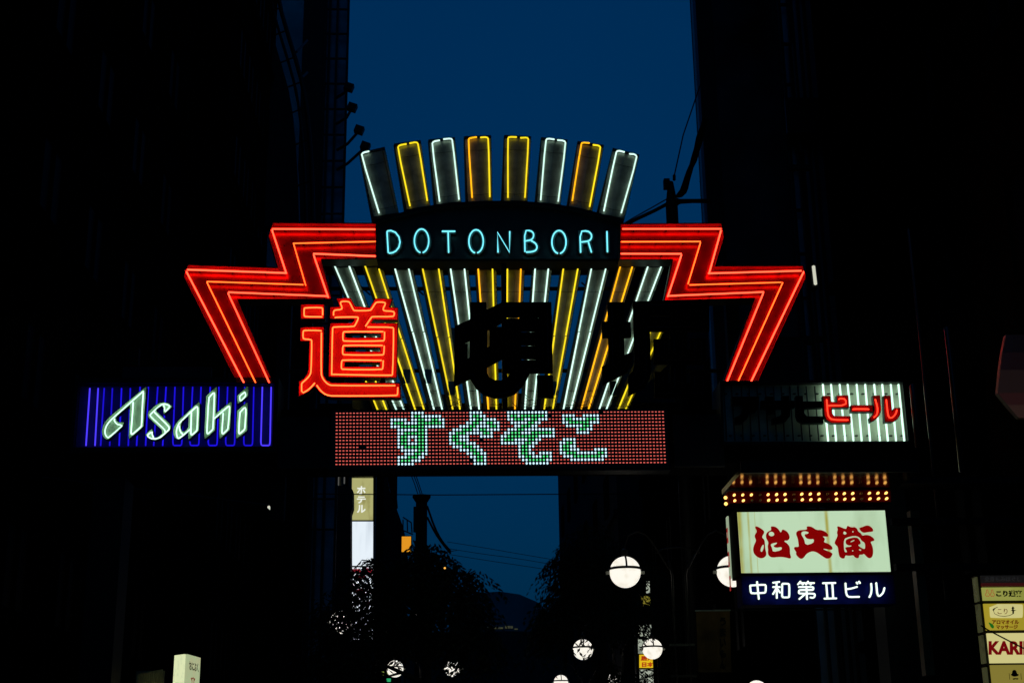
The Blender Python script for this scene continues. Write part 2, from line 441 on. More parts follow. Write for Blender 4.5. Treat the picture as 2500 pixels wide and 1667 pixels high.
# unlit projecting sign and stair shaft, right above the gate
RY = 25
t = thing('tall_projecting_sign', 'tall unlit projecting signboard right of the sky', 'sign', tuple(Vector((P(1820,600,RY).x, RY, 4))))
xL, xR = P(1716,300,RY).x, P(1918,300,RY).x
MB().box((xL, RY, 8.2), (xR, RY+.7, 31)).build('board', M['black'], t)
MB().box((xL+.30, RY-.05, 9.5), (xR-.06, RY-.002, 30)).build('face', mat('faded_poster_face', (.10,.09,.10), .8, 0, .9, .55, spec=.0), t)
MB().box((xL-.06, RY+.05, 8.2), (xL-.003, RY+.25, 31)).build('edge_strip', mat('edge_metal', (.28,.33,.38), .35, .8, spec=.4), t)
for i in range(7):
    x = xL+.34 + i*.13
    MB().box((x, RY-.07, 8.4), (x+.07, RY-.052, 9.45)).build('slat', M['clad'], t)
for z in (9.5, 13, 17, 21, 25, 29): MB().box((xR+.002, RY+.2, z), (6.78, RY+.3, z+.1)).build('bracket', M['black'], t)
t = thing('stair_shaft', 'dim blue glazed stair shaft with ladder hoops between sign and tall building', 'stair shaft', tuple(Vector((P(1950,600,26).x, 26.5, 0))))
M['shaftglass'] = mat('shaft_cladding', (.62, .68, .74), .35, .9, .3, 1.2)
xa, xb = P(1915,300,26.5).x, 7.6
MB().box((xa, 26.9, 0), (xb, 28, 33)).build('wall', M['shaftglass'], t)
for px in (1928, 1950, 1958, 1975, 1990): MB().box((P(px,300,26.5).x, 26.7, 0), (P(px,300,26.5).x+.05, 26.78, 33)).build('post', M['black'], t)
for i in range(24):
    z = 8 + i*.95
    MB().box((P(1928,300,26.5).x+.05, 26.70, z), (P(1950,300,26.5).x, 26.76, z+.05)).build('rung', M['black'], t)
for i in range(4):
    z = 9 + i * 5
    MB().tube([Vector((P(1950,300,26.5).x, 26.6, z)), Vector((6.9, 26.6, z+2.5))], .05, 4).build('brace', M['black'], t)
zz = P(1960,290,26.5)
MB().box((xa, 26.3, P(1960,335,26.5).z), (xb, 26.86, P(1960,250,26.5).z)).build('landing', M['black'], t)
zz = [P(1986,650,24.0), P(1991,694,24.0)]
t = thing('fluorescent_lamp', 'short white fluorescent lamp on the wall right of the red zigzag tip', 'lamp', tuple(zz[1]))
MB().tube(zz, .03, 8).build('tube', M['fluor'], t)
MB().box((zz[1].x-.06, 24.02, zz[1].z-.05), (zz[0].x+.06, 24.3, zz[0].z+.05)).build('housing', M['black'], t)

# glossy drain pipes on the right building
M['pipe'] = mat('glossy_pipe', (.09, .085, .08), .22, .6, .3, 3)
for pa, pb, r, Yp, lab in (((2219,560),(2292,1480),.022,17.2,'thin glossy drain pipe right of the white striped beer sign'),
                      ((2312,800),(2352,1150),.035,14.0,'thick glossy pipe far right above the yellow lightboxes'),
                      ((2228,940),(2246,1090),.045,16.6,'short grey conduit beside the right end of the gate')):
    p0, p1 = P(*pa, Yp), P(*pb, Yp); p1 = Vector((p0.x, p0.y, p1.z))
    single(MB().tube([p0, p1], r, 10), 'drain_pipe', M['pipe'], lab, 'pipe', smooth=True)

# ------------------------------------------------------------------ the neon gate
G = 18.0
gl = P(215,1100,G); gr = P(2220,1100,G)
gate = thing('gate_frame', 'black steel gate beam and posts spanning the street under the neon', 'gate', (0, G+.4, 0))
def gbox(pa, pb, Ya, Yb, nm='beam', m=None):
    a, c = P(*pa, Ya), P(*pb, Ya); c.z = P(*pb, Yb).z          # underside fitted at its far edge
    return MB().box((a.x, Ya, c.z), (c.x, Yb, a.z)).build(nm, m or M['matteblack'], gate)
gbox((188,1088),(2240,1157), G+.10, G+.85, 'beam')
gbox((640,1000),(818,1086), G+.28, G+.8, 'infill_panel'); gbox((1626,1000),(1765,1086), G+.28, G+.8, 'infill_panel')
gbox((760,634),(1640,672), G+.60, G+.95, 'crossbeam')
gbox((780,985),(1660,1003), G+.62, G+.9, 'catwalk')
for px in (700, 1780):
    a = P(px, 640, G+.65); MB().box((a.x-.09, G+.62, 5.0), (a.x+.09, G+.8, a.z)).build('post', M['black'], gate)
for x in (gl.x+.25, gr.x-.25):
    MB().box((x-.2, G+.2, 0), (x+.2, G+.7, P(300,1158,G).z)).build('column', M['black'], gate)
for py in (705, 905):
    a, c = P(700,py,G+.72), P(1760,py,G+.72); MB().tube([a, c], .028, 6).build('support_bar', M['black'], gate)
a, c = P(1229,640,G+.2), P(1229,1010,G+.2); MB().box((a.x-.035, G+.14, c.z), (a.x+.035, G+.24, a.z)).build('post', M['dark'], gate)
for px in (1000, 1105, 1420, 1590, 870):
    a, c = P(px, 690, G+.75), P(px+34, 720, G+.75); MB().tube([a, c], .012, 4).build('brace', M['black'], gate)
# olive back boards behind the lower right rays
for q in ([(1560,798),(1632,798),(1632,888),(1556,960)], [(1462,900),(1560,900),(1545,1000),(1440,1000)], [(1265,960),(1345,960),(1345,1003),(1265,1003)], [(1040,962),(1090,962),(1090,1003),(1040,1003)], [(1100,800),(1112,800),(1112,860),(1100,860)], [(860,975),(960,975),(960,1003),(860,1003)]):
    prism(MB(), [q], G+.56, G+.60).build('back_board', M['raypanel'], gate)

# arched name panel with cyan letters
z1 = F(860, 300, 3.178)
t = thing('name_panel', 'dark arched panel with cyan neon letters DOTONBORI', 'sign', tuple(P(1215,632,G+.05)))
arc = [(2075,1055),(188,1055),(180,775),(300,735),(420,702),(540,672),(660,650),(780,637),(900,630),(1030,624),(1150,622),(1280,624),(1400,631),(1530,643),(1650,660),(1770,682),(1880,708),(1980,738),(2085,775)]
prism(MB(), [z1(arc)], G+.05, G+.5).build('panel', M['archface'], t)
top = z1(arc[2:])
mb = MB(); rim = plane2(top, G+.02); rim2 = plane2([(x, y+6.5) for x, y in top], G+.02); n = len(rim)
vs_ = lift(rim, G-.06) + lift(rim2, G-.06) + lift(rim, G+.048) + lift(rim2, G+.048)
mb.add(vs_, [(i, i+1, n+i+1, n+i) for i in range(n-1)] + [(2*n+i, 2*n+i+1, i+1, i) for i in range(n-1)] + [(3*n+i, 3*n+i+1, n+i+1, n+i) for i in range(n-1)])
mb.build('rim', M['black'], t)
a = P(*z1([(184,1050)])[0], G+.05); c = P(*z1([(2080,1055)])[0], G+.05); MB().box((a.x, G+.045, c.z-.035), (c.x, G+.56, c.z-.004)).build('added_dark_plate', M['matteblack'], t)  # matte black plate added to keep the panel underside dark
def ell(cx, cy, rx, ry, a0=100, a1=440, n=26):
    return [(cx + rx*math.cos(math.radians(a0 + (a1-a0)*i/n)), cy + ry*math.sin(math.radians(a0 + (a1-a0)*i/n))) for i in range(n+1)]
LET = [
 [[(287,1010),(279,1005),(270,850),(272,840),(300,836),(335,850),(362,885),(371,925),(362,965),(338,995),(312,1008),(287,1011)]],
 [ell(538,916,56,92)],
 [[(697,842),(798,842)], [(744,850),(748,1007)]],
 [ell(961,920,56,90)],
 [[(1131,1005),(1126,848),(1220,1004),(1222,843)]],
 [[(1340,1000),(1337,836),(1385,836),(1408,858),(1406,888),(1388,910),(1334,918)], [(1388,914),(1424,936),(1436,965),(1424,990),(1395,1001),(1350,1003)]],
 [ell(1604,925,55,89)],
 [[(1772,1006),(1767,842),(1826,838),(1856,862),(1857,895),(1836,918),(1778,925)], [(1832,926),(1856,1005)]],
 [[(1976,842),(1980,1002)]]]
for strokes in LET:
    lp = None
    for i, s in enumerate(strokes):
        b = MB().tube([P(x, y, G-.005) for x, y in z1([(x+2, y+3) for x, y in s])], .036, 6)
        o = b.build('letter', M['tealback'], t if lp is None else lp)
        if lp is None: lp = o
        else: o.name = 'stroke'
        neon(lp, z1(s), G-.07, M['cyan_on'], .0105, rnd=1 if 4 < len(s) < 12 else 0)

# upper fan rays
RAYU = [
 ('W', [(60,235),(248,190),(362,715),(170,745)], [(130,222),(85,232),(70,250),(208,700)], [(160,218),(225,205),(240,225),(330,660)], 'leftmost upper fan ray, only its left white tube lit'),
 ('Y', [(328,165),(528,138),(605,660),(425,690)], [(420,165),(365,175),(352,195),(448,645)], [(445,160),(500,150),(513,170),(582,605)], 'upper fan ray with yellow tubes, second from the left'),
 ('W', [(595,133),(793,115),(845,625),(655,650)], [(678,137),(632,145),(618,165),(678,610)], [(708,128),(768,122),(778,140),(828,595)], 'upper fan ray with white tubes, third from the left'),
 ('Y', [(872,108),(1075,100),(1085,620),(900,632)], [(965,112),(910,120),(900,135),(930,580)], [(995,115),(1045,112),(1057,128),(1067,575)], 'upper fan ray with yellow tubes, left of the two middle ones'),
 ('Y', [(1183,98),(1385,108),(1355,622),(1175,622)], [(1275,112),(1215,110),(1207,128),(1208,580)], [(1305,118),(1358,115),(1368,130),(1340,580)], 'upper fan ray with yellow tubes, right of the two middle ones'),
 ('W', [(1470,115),(1668,135),(1610,650),(1435,632)], [(1568,130),(1515,122),(1500,140),(1462,600)], [(1592,135),(1645,140),(1657,160),(1598,610)], 'upper fan ray with white tubes, third from the right'),
 ('Y', [(1752,145),(1950,175),(1855,700),(1680,665)], [(1840,158),(1785,153),(1775,172),(1707,605)], [(1868,172),(1915,178),(1928,195),(1842,650)], 'upper fan ray with yellow tubes, second from the right'),
 ('W', [(2025,198),(2225,250),(2105,760),(1910,720)], [(2112,228),(2060,215),(2045,235),(1952,685)], [(2150,242),(2195,245),(2210,270),(2087,700)], 'rightmost upper fan ray, both white tubes lit')]
def lerp2(a, b, t): return (a[0]+(b[0]-a[0])*t, a[1]+(b[1]-a[1])*t)
def ray(kind, quad, tubes, label, group, Yt, cols, rail=10, off=(), box=None):
    """quad: casing tl, tr, br, bl in photo pixels"""
    tl, tr, br, bl = quad
    Yp = Yt + .055
    t = thing('neon_ray', label, 'neon ray', tuple(P(*lerp2(bl, br, .5), Yt)), group)
    prism(MB(), [[(tl[0]-1, tl[1]-1), (tr[0]+1, tr[1]-1), (br[0]+1, br[1]+1), (bl[0]-rail, bl[1]+1), (tl[0]-rail*.35, tl[1]+4)]], Yp+.003, Yp+.19).build('casing', M['black'], t)
    e = .045
    # two reflector plates folded to a shallow valley
    m1, m2 = lerp2(tl, tr, .5), lerp2(bl, br, .5)
    L = [P(*lerp2(tl, bl, e), Yp), P(*lerp2(m1, m2, e), Yp), P(*lerp2(tr, br, e), Yp), P(*lerp2(tr, br, .97), Yp), P(*lerp2(m1, m2, .97), Yp), P(*lerp2(tl, bl, .97), Yp)]
    L = [v + Vector((0, -.004, 0)) for v in L]
    for i in (1, 4): L[i] = L[i] + Vector((0, -.012, 0))
    MB().add(L, [(0,1,4,5),(1,2,3,4)]).build('reflector', M['raypanel'], t)
    for i, tb in enumerate(tubes):
        if i in off: neon(t, tb, Yt, M['glass_off'], .009); continue
        neon(t, tb, Yt, cols[i % len(cols)], .0118, rnd=1 if len(tb) > 2 else 0)
    for f in (.2, .86):
        a, c = lerp2(tl, bl, f), lerp2(tr, br, f); m_ = lerp2(a, c, .5)
        MB().tube([P(*a, Yt+.015), P(m_[0], m_[1]+2, Yt+.03), P(*c, Yt+.015)], .0028, 4).build('wire', M['wire'], t)
        for q in (a, c): MB().tube([P(q[0]+(m_[0]-q[0])*.2, q[1], Yt+.0), P(q[0]+(m_[0]-q[0])*.2, q[1], Yt+.05)], .006, 4).build('clip', M['glass_off'], t)
    if box:
        x, y = box; prism(MB(), [[(x-9,y),(x+9,y),(x+8,y+34),(x-8,y+34)]], Yt-.01, Yt+.04).build('junction_box', M['raypanel'], t)
        MB().tube([P(x-4,y+36,Yt), P(x-2,y+50,Yt+.01), P(x+12,y+60,Yt+.02), P(x+4,y+70,Yt+.01), P(x+14,y+85,Yt+.02)], .005, 4).build('cable', M['wire'], t)
    return t
for i, (k, q, a, b_, lab) in enumerate(RAYU):
    ylw = ([M['lemon_on'], M['lemon_on']], [M['amber_on'], M['lemon_on']])[i in (3, 6)]
    ray(k, z1(q), [z1(a), z1(b_)], lab, 'upper fan rays', G+.2, ylw if k == 'Y' else [M['white_on']], rail=7, off=(1,) if i == 0 else ())

# lower fan rays: tube pair tops (y=640) and bottoms (y=1001), photo pixels
z4 = lambda x: 780 + x / 2.673
LOW = [('Y', (-20, 70), (383, 440)), ('W', (90, 185), (505, 553)), ('Y', (290, 375), (628, 685)), ('W', (482, 573), (750, 803)),
       ('Y', (665, 772), (872, 918)), ('W', (850, 942), (990, 1043)), ('Y', (1033, 1128), (1103, 1155)), ('Y', (1227, 1316), (1220, 1275)),
       ('W', (1410, 1498), (1340, 1393)), ('Y', (1597, 1693), (1465, 1520)), ('W', (1782, 1878), (1590, 1638)), ('Y', (1970, 2050), (1705, 1752)),
       ('W', (2152, 2240), (1822, 1868)), ('Y', (2345, 2430), (1945, 1993))]
LLAB = ['yellow lower ray mostly hidden behind the lit red kanji, leftmost', 'white lower ray running behind the top of the lit red kanji', 'yellow lower ray just right of the lit red kanji',
        'white lower ray in the open gap right of the lit red kanji', 'yellow lower ray touching the left side of the dark middle kanji', 'white lower ray passing behind the left half of the dark middle kanji',
        'yellow lower ray, left of the two behind the dark middle kanji', 'yellow lower ray beside the thin post behind the middle kanji', 'white lower ray behind the right half of the dark middle kanji',
        'yellow lower ray just right of the dark middle kanji', 'white lower ray in the open gap left of the dark right kanji', 'yellow lower ray passing behind the left stroke of the dark right kanji',
        'white lower ray passing behind the middle of the dark right kanji', 'yellow lower ray seen only in the openings of the dark right kanji']
for i, (k, tp, bt) in enumerate(LOW):
    yt, yb = 641, 1003
    a, b_ = (z4(tp[0]), yt), (z4(bt[0]), yb); c, d = (z4(tp[1]), yt), (z4(bt[1]), yb)
    if i in (0, 13):            # the outermost rays start lower, under the zigzag signs
        f0 = .42 if i == 13 else .80
        a, c = lerp2(a, b_, f0), lerp2(c, d, f0)
    wd = c[0] - a[0]
    quad = [(a[0] - 4, a[1] - 3), (c[0] + 9, c[1] - 3), (d[0] + 6, d[1] + 1), (b_[0] - 3, b_[1] + 1)]
    s = .5 + random.uniform(-.04, .04)
    tubes = []
    for u, v in ((a, b_), (c, d)):
        if i in (3, 4, 9, 10, 11, 2): tubes += [[u, lerp2(u, v, s-.004)], [lerp2((u[0]+1,u[1]), v, s+.006), v]]
        else: tubes.append([u, v])
    if k == 'W': cols = [M['white_on']]
    elif i in (6,): cols = [M['amber_on'], M['lemon_on']]
    elif i in (7,): cols = [M['lemon_on'], M['amber_on']]
    elif i in (11,): cols = [M['amber_on']]
    else: cols = [M['lemon_on']]
    bx = None
    if i in (2, 3): bx = lerp2(lerp2(a, c, .55), lerp2(b_, d, .55), .72)
    if i in (4, 9, 12): bx = lerp2(lerp2(a, c, .55), lerp2(b_, d, .55), .80)
    ray(k, quad, tubes, LLAB[i], 'lower fan rays', G+.35, cols, rail=9, box=bx)
# loose cables near the foot of the rays
mb = MB()
for i in range(26):
    x = random.uniform(890, 1600); y = random.uniform(955, 990)
    pts = [P(x + k*random.uniform(3, 9)*random.choice((1, 1, -1)), y + k*random.uniform(2, 9), G+.30 + random.uniform(-.02, .03)) for k in range(5)]
    MB().tube(pts, .004, 4).build('loose_cable', M['wire'], gate)

# red zigzag signs
z2 = F(420, 520, 3.267); z3 = F(1480, 520, 3.267)
ZIG = [('red neon zigzag sign on the left, its foot above the blue beer sign', z2,
  [(800,75),(1632,80),(1632,368),(1195,372),(1278,690),(530,692),(815,1360),(515,1360),(88,505),(125,410),(838,434),(765,182)],
  [(800,128),(1618,131)], [(797,136),(912,483)], [(122,452),(910,479)], [(110,458),(573,1352)],
  [(968,243),(1628,228)], [(968,240),(1066,578)], [(280,547),(1046,572)], [(278,552),(666,1352)],
  [(1128,325),(1626,345)], [(1130,336),(1246,674)], [(450,632),(1236,663)], [(447,640),(776,1353)], [(1622,140),(1630,362)]),
 ('red neon zigzag sign on the right, its foot above the white beer sign', z3,
  [(108,85),(922,78),(945,190),(876,420),(1572,418),(1600,512),(1215,1347),(932,1347),(1180,682),(458,702),(525,374),(105,374)],
  [(130,128),(916,127)], [(916,140),(822,476)], [(814,482),(1556,461)], [(1577,465),(1157,1340)],
  [(120,230),(752,228)], [(752,236),(652,566)], [(664,574),(1396,553)], [(1408,555),(1055,1336)],
  [(118,325),(600,326)], [(600,336),(490,668)], [(496,661),(1256,630)], [(1253,638),(965,1340)], [(114,140),(108,362)])]
for lab, z, outl, *tb in ZIG:
    t = thing('zigzag_sign', lab, 'neon sign', tuple(P(*z([tb[3][1]])[0], G)), 'red zigzag signs')
    co, fo, I = tray(t, [z(outl)], G-.10, G+.03, G+.16, M['black'], M['redzig'], .012)
    for i, s in enumerate(tb[:12]):
        m = M['zig_mid'] if 4 <= i < 8 else M['zig_on']
        neon(t, z(s), G-.07, m, .0085 if 4 <= i < 8 else .0115, rnd=0)
        # hooked electrode ends on the standing horizontals
    neon(t, z(tb[12]), G-.02, M['redzig'], .008, rnd=0, name='edge_glow_rod')  # red rod drawn for the glow along the end edge
    for s in tb[:12]:
        L_ = ((s[1][0]-s[0][0])**2 + (s[1][1]-s[0][1])**2) ** .5; k = max(2, int(L_ / 210))
        for j in range(k):
            q = z([lerp2(s[0], s[1], (j+.35)/k)])[0]; p_ = P(*q, G-.07)
            MB().tube([p_ + Vector((0, .012, 0)), Vector((p_.x, G+.03, p_.z))], .009, 5).build('standoff', M['dark'], t)

# the three kanji
zd = F(720, 720, 6.03)
KF, KT, KP, KB = G-.16, G-.15, G-.075, G-.05
t = thing('kanji_sign', 'lit red neon kanji with orange outline tubes', 'neon sign', tuple(P(850,975,G-.1)), 'kanji signs')
tray(t, [zd([(75,130),(440,130),(440,360),(75,360)])], KF, KP, KB, M['black'], M['redface'])
tray(t, [zd([(70,465),(440,462),(428,1130),(438,1190),(480,1248),(550,1282),(1555,1290),(1562,1520),(530,1512),(430,1482),(350,1430),(290,1352),(215,1422),(130,1470),(45,1502),(48,1268),(130,1220),(175,1160),(190,1080),(202,690),(68,690)])], KF, KP, KB, M['black'], M['redface'])
tray(t, [zd([(605,45),(820,42),(890,165),(1100,182),(1180,50),(1445,56),(1396,178),(1522,185),(1520,372),(1155,368),(1130,410),(1520,415),(1500,1222),(488,1212),(508,410),(835,410),(870,362),(508,358),(512,172),(650,170)]),
  zd([(750,568),(1260,572),(1260,624),(750,622)]), zd([(748,775),(1252,780),(1250,830),(748,828)]), zd([(740,995),(1246,1000),(1245,1050),(740,1048)])], KF, KP, KB, M['black'], M['redface'], .008)
for s in [[(400,322),(150,320),(135,305),(135,205),(150,188),(390,185),(408,200),(408,295)],
 [(390,532),(375,523),(135,520),(122,535),(118,625),(135,650),(235,655),(250,675),(238,1120),(225,1170),(190,1220),(105,1295),(98,1310),(100,1450),(190,1400),(250,1345),(292,1295)],
 [(390,555),(385,1150),(400,1210),(440,1270),(490,1315),(550,1333),(1475,1333)],
 [(322,1328),(360,1385),(420,1445),(480,1475),(560,1485),(1490,1480),(1512,1465),(1515,1360)],
 [(570,300),(568,245),(590,222),(680,215),(698,190),(668,120),(685,95),(785,95),(810,115),(860,220),(880,232),(1100,230),(1125,215),(1185,120),(1210,105),(1320,108),(1335,130),(1295,205),(1310,235),(1440,240),(1465,258),(1460,300),(1440,320),(1145,318),(1125,330),(1040,460)],
 [(590,335),(605,328),(920,322),(938,340),(885,450),(865,465),(570,470),(552,490),(542,1175)],
 [(555,1168),(1420,1185),(1440,1170),(1455,500),(1440,475),(1070,472)],
 [(1300,540),(725,538),(708,555),(705,660),(725,682),(1300,678),(1318,660),(1320,545)],
 [(1290,743),(720,740),(705,760),(702,865),(720,882),(1290,885),(1310,868),(1315,750)],
 [(1275,962),(705,955),(688,975),(682,1075),(700,1097),(1275,1098),(1295,1080),(1300,965)]]:
    neon(t, zd(s), KT, M['red_on'], .0088, rnd=1)
for x, y in ((230,420),(990,430),(700,1250),(1300,1250)):
    a = P(*zd([(x, y)])[0], G); MB().box((a.x-.03, KB+.002, a.z-.06), (a.x+.03, G+.66, a.z+.0)).build('bracket', M['black'], t)

def dark_kanji(label, z, sets, lx):
    t = thing('kanji_sign', label, 'neon sign', tuple(P(lx, 970, G-.1)), 'kanji signs')
    for loops in sets:
        co, fo, I = tray(t, [z(l) for l in loops], KF, KF+.03, KF+.06, M['matteblack'], M['kanji_off'], .010)
        L = inset(I[0], .045)
        MB().tube(lift(L, KF+.012), .008, 5, True).build('tube', M['glass_off_red'], t, True)
    return t
zt_ = F(1100, 720, 6.03)
t = dark_kanji('unlit black kanji in the middle of the fan', zt_, [
  [[(60,460),(285,358),(285,105),(528,105),(528,218),(755,108),(800,105),(1485,105),(1507,1142),(1168,1142),(1130,1225),(1070,1330),(950,1450),(800,1505),(650,1512),(480,1460),(370,1360),(290,1225),(50,1340)],
   [(180,712),(280,660),(280,920),(250,935),(250,720)], [(540,505),(575,500),(575,760),(540,772)], [(640,468),(755,400),(755,468)],
   [(540,1055),(755,940),(790,940),(795,1140),(880,1145),(850,1195),(800,1235),(740,1255),(650,1250),(570,1210),(540,1150)],
   [(790,316),(1010,316),(1010,346),(790,346)], [(1285,316),(1482,314),(1482,342),(1285,344)], [(1035,526),(1242,526),(1242,548),(1035,548)], [(1035,730),(1248,730),(1248,752),(1035,752)], [(1043,933),(1254,933),(1254,957),(1043,957)]],
  [[(1270,1180),(1505,1178),(1515,1508),(1285,1505)]]], 1230)
zh = F(1460, 720, 6.03)
dark_kanji('unlit black kanji on the right under the red zigzag', zh, [
  [[(140,105),(385,105),(388,395),(480,395),(490,615),(385,625),(390,880),(480,845),(515,900),(440,1130),(65,1320),(60,1050),(160,1010),(150,622),(62,622),(58,390),(150,390)]],
  [[(515,92),(1640,72),(1640,528),(765,528),(780,1130),(740,1260),(690,1360),(450,1478),(445,1190),(510,1120),(535,1040),(530,620)], [(780,298),(1050,300),(1050,332),(780,330)], [(1495,290),(1625,290),(1625,306),(1495,306)]],
  [[(820,648),(1032,648),(1035,800),(1060,800),(1060,545),(1310,545),(1312,800),(1360,800),(1360,640),(1590,640),(1590,1010),(822,1010)]],
  [[(835,1130),(1030,1130),(1030,1290),(1070,1290),(1070,1020),(1300,1020),(1300,1290),(1360,1290),(1360,1130),(1610,1130),(1610,1500),(835,1500)]]], 1600)

# LED board
t = thing('led_board', 'red dot-matrix board with green and white kana in the beam centre', 'led board', tuple(P(1220,1134,G)))
qo = [(812,1000),(1626,996),(1631,1137),(808,1143)]
fa, fb = P(815,1003,G+.012), P(1628,1137,G+.012)
MB().box((fa.x-.05, G+.03, fb.z-.05), (fb.x+.05, G+.28, fa.z+.02)).build('housing', M['black'], t)
def ledpos(c, r, Y):
    u = c / 95; v = r / 15
    x = (822.3 + (1618 - 822.3)*u) * (1 - v) + (821.5 + (1623.5 - 821.5)*u) * v
    yt = 1008.6 + (1004.9 - 1008.6)*u; yb = 1133.3 + (1128.4 - 1133.3)*u
    return P(x, yt + (yb - yt)*v, Y)
GL = {16: ["......WWWW......","......WGGWWWWWW.","WWWWW.WWGGWWGGWW","WGGGWWWWGGGGGGGW","WWWGGGGGGGWWWWWW","..WWWWWWGGW.....","..WWGGGGGGW.....","..WGGWWWGGW.....",
           "..WGGW.WGGW.....","..WGGWWWGGW.....","..WWGGGGGGW.....","...WWWWWGGW.....","....WWWGGWW.....","..WWWGGGWW......","..WGGGWWW.......","..WWWWW........."],
      33: ["......WWWW","......WGGWW","......WWGGWWWW",".....WWGGWWGGWW","...WWWGGWWWWGGW",".WWWGGGWWGGWWWW","WWGGGWWWWWGGW","WGGWWW...WWWW","WGGWWW...X","WWGGGWWW",".WWWGGGWW","...WWWGGWW",".....WWGGWW","......WWGGW",".......WGGW",".......WWWW"],
      48: ["..WWWWWWWWWWWW","..WGGWGGGGGGGW","..WWGGGWWGGWWW","...WWWWWGGWW","....WWGGGWW","..WWWGGWWWWWWWWW",".WWGGGWWWGGGGGGW","WWGGGGGGGGGWWWWW","WGGGWWWWGGWW","WWWWWWWGGWW",".....WGGWW",".....WGGW",".....WGGWW.WWWW",".....WWGGWWWGGW","......WWGGGGGWW",".......WWWWWWW"],
      65: ["............X",".WWWW..WWWWW",".WGGWWWWGGGW",".WWGGGGGGWWW","..WWWWWGGW",".....WGGWW",".....WWWW","",".WWWW","WWGGW","WGGWW","WGGWWW....WWWW","WWGGGWWWWWWGGW",".WWWGGGGGGGGWW","...WWWWWWWWWW",""]}
grid = {}
for c0, rows in GL.items():
    for r, s in enumerate(rows):
        for k, ch in enumerate(s):
            if ch != '.': grid[(c0+k, r)] = ch
px_ = (ledpos(1, 0, G) - ledpos(0, 0, G)).length
def dome(mb, p, rx, rz, d, n=8):
    mb.add([p + Vector((rx*math.cos(2*math.pi*i/n), 0, rz*math.sin(2*math.pi*i/n))) for i in range(n)] +
           [p + Vector((rx*.6*math.cos(2*math.pi*i/n), -d, rz*.6*math.sin(2*math.pi*i/n))) for i in range(n)],
           [(i, (i+1) % n, n+(i+1) % n, n+i) for i in range(n)] + [list(range(n, 2*n))])
mr, mg, mw = MB(), MB(), MB()
MB().box((fa.x-.03, G+.012, fb.z-.02), (fb.x+.03, G+.03, fa.z+.01)).build('module_face', M['led_face'], t)
for c in range(96):
    for r in range(16):
        ch = grid.get((c, r), '.')
        if ch == 'X' or (ch == '.' and random.random() < .004): continue
        p = ledpos(c, r, G+.011)
        if ch == '.':
            for sx in (-.0062, .0062): dome(mr, p + Vector((sx, 0, 0)), .0062, .0075, .006, 6)
        elif ch == 'G': dome(mg, p, .0118, .0135, .008)
        else: dome(mw, p, .0135, .0162, .008)
for mb, nm, m in ((mr, 'red_led', 'led_red'), (mg, 'green_led', 'led_green'), (mw, 'white_led', 'led_white')):
    o = mb.build(nm, M[m], t); o['kind'] = 'stuff'

# unlit poster panels beside the LED board
M['poster'] = mat('dim_poster', (.045, .043, .045), .6, 0, .7, 2.2, spec=.2)
for q, lab in (([(684,1018),(804,1016),(806,1141),(676,1142)], 'dark unlit poster panel left of the dot-matrix board'), ([(1642,1012),(1760,1010),(1770,1138),(1648,1138)], 'dark unlit poster panel right of the dot-matrix board')):
    single(prism(MB(), [q], G+.04, G+.095), 'poster_panel', M['poster'], lab, 'panel')

# left beer sign
z5 = F(160, 900, 3.36)
t = thing('beer_sign', 'blue striped neon sign with white-green script lettering, far left', 'neon sign', tuple(P(420,1090,G)))
MB().box((P(194,940,G).x, G+.06, P(420,1092,G).z), (P(668,940,G).x, G+.5, P(420,939,G).z)).build('panel', M['bluepanel'], t)
a, c = P(192,936,G), P(670,1094,G)
for q0, q1 in (((a.x-.03, a.z-.01), (c.x+.03, a.z+.06)), ((a.x-.03, c.z-.06), (c.x+.03, c.z+.01)), ((a.x-.03, c.z+.01), (a.x+.012, a.z-.01)), ((c.x-.012, c.z+.01), (c.x+.03, a.z-.01))):
    MB().box((q0[0], G-.06, min(q0[1], q1[1])), (q1[0], G+.52, max(q0[1], q1[1]))).build('frame', M['black'], t)
BT = [200,268,318,385,460,532,612,680,757,825,898,968,1043,1112,1187,1258,1330,1396,1470,1545,1615,1687]
BB = [168,242,288,362,440,515,583,657,723,797,880,955,1020,1095,1170,1245,1313,1388,1462,1535,1602,1678]
for i in range(len(BT)):
    y0 = 160 if i < 6 else 150
    m = M['violet_on'] if i < 2 or i > 19 else M['blue_on']
    if i >= 10 and i % 2 == 0:
        neon(t, z5([(BT[i], y0), (BB[i]+.5, 600), (BB[i]+4, 622), (BB[i]+12, 628), (BB[i+1]-12, 628), (BB[i+1]-4, 622), (BB[i+1]-.5, 600), (BT[i+1], y0)]), G+.0, m, .0100, rnd=0)
    elif i < 10: neon(t, z5([(BT[i], y0), (BB[i], 630)]), G+.0, m, .0100, rnd=0)
za, zb = F(200, 930, 9.224), F(430, 930, 9.224)
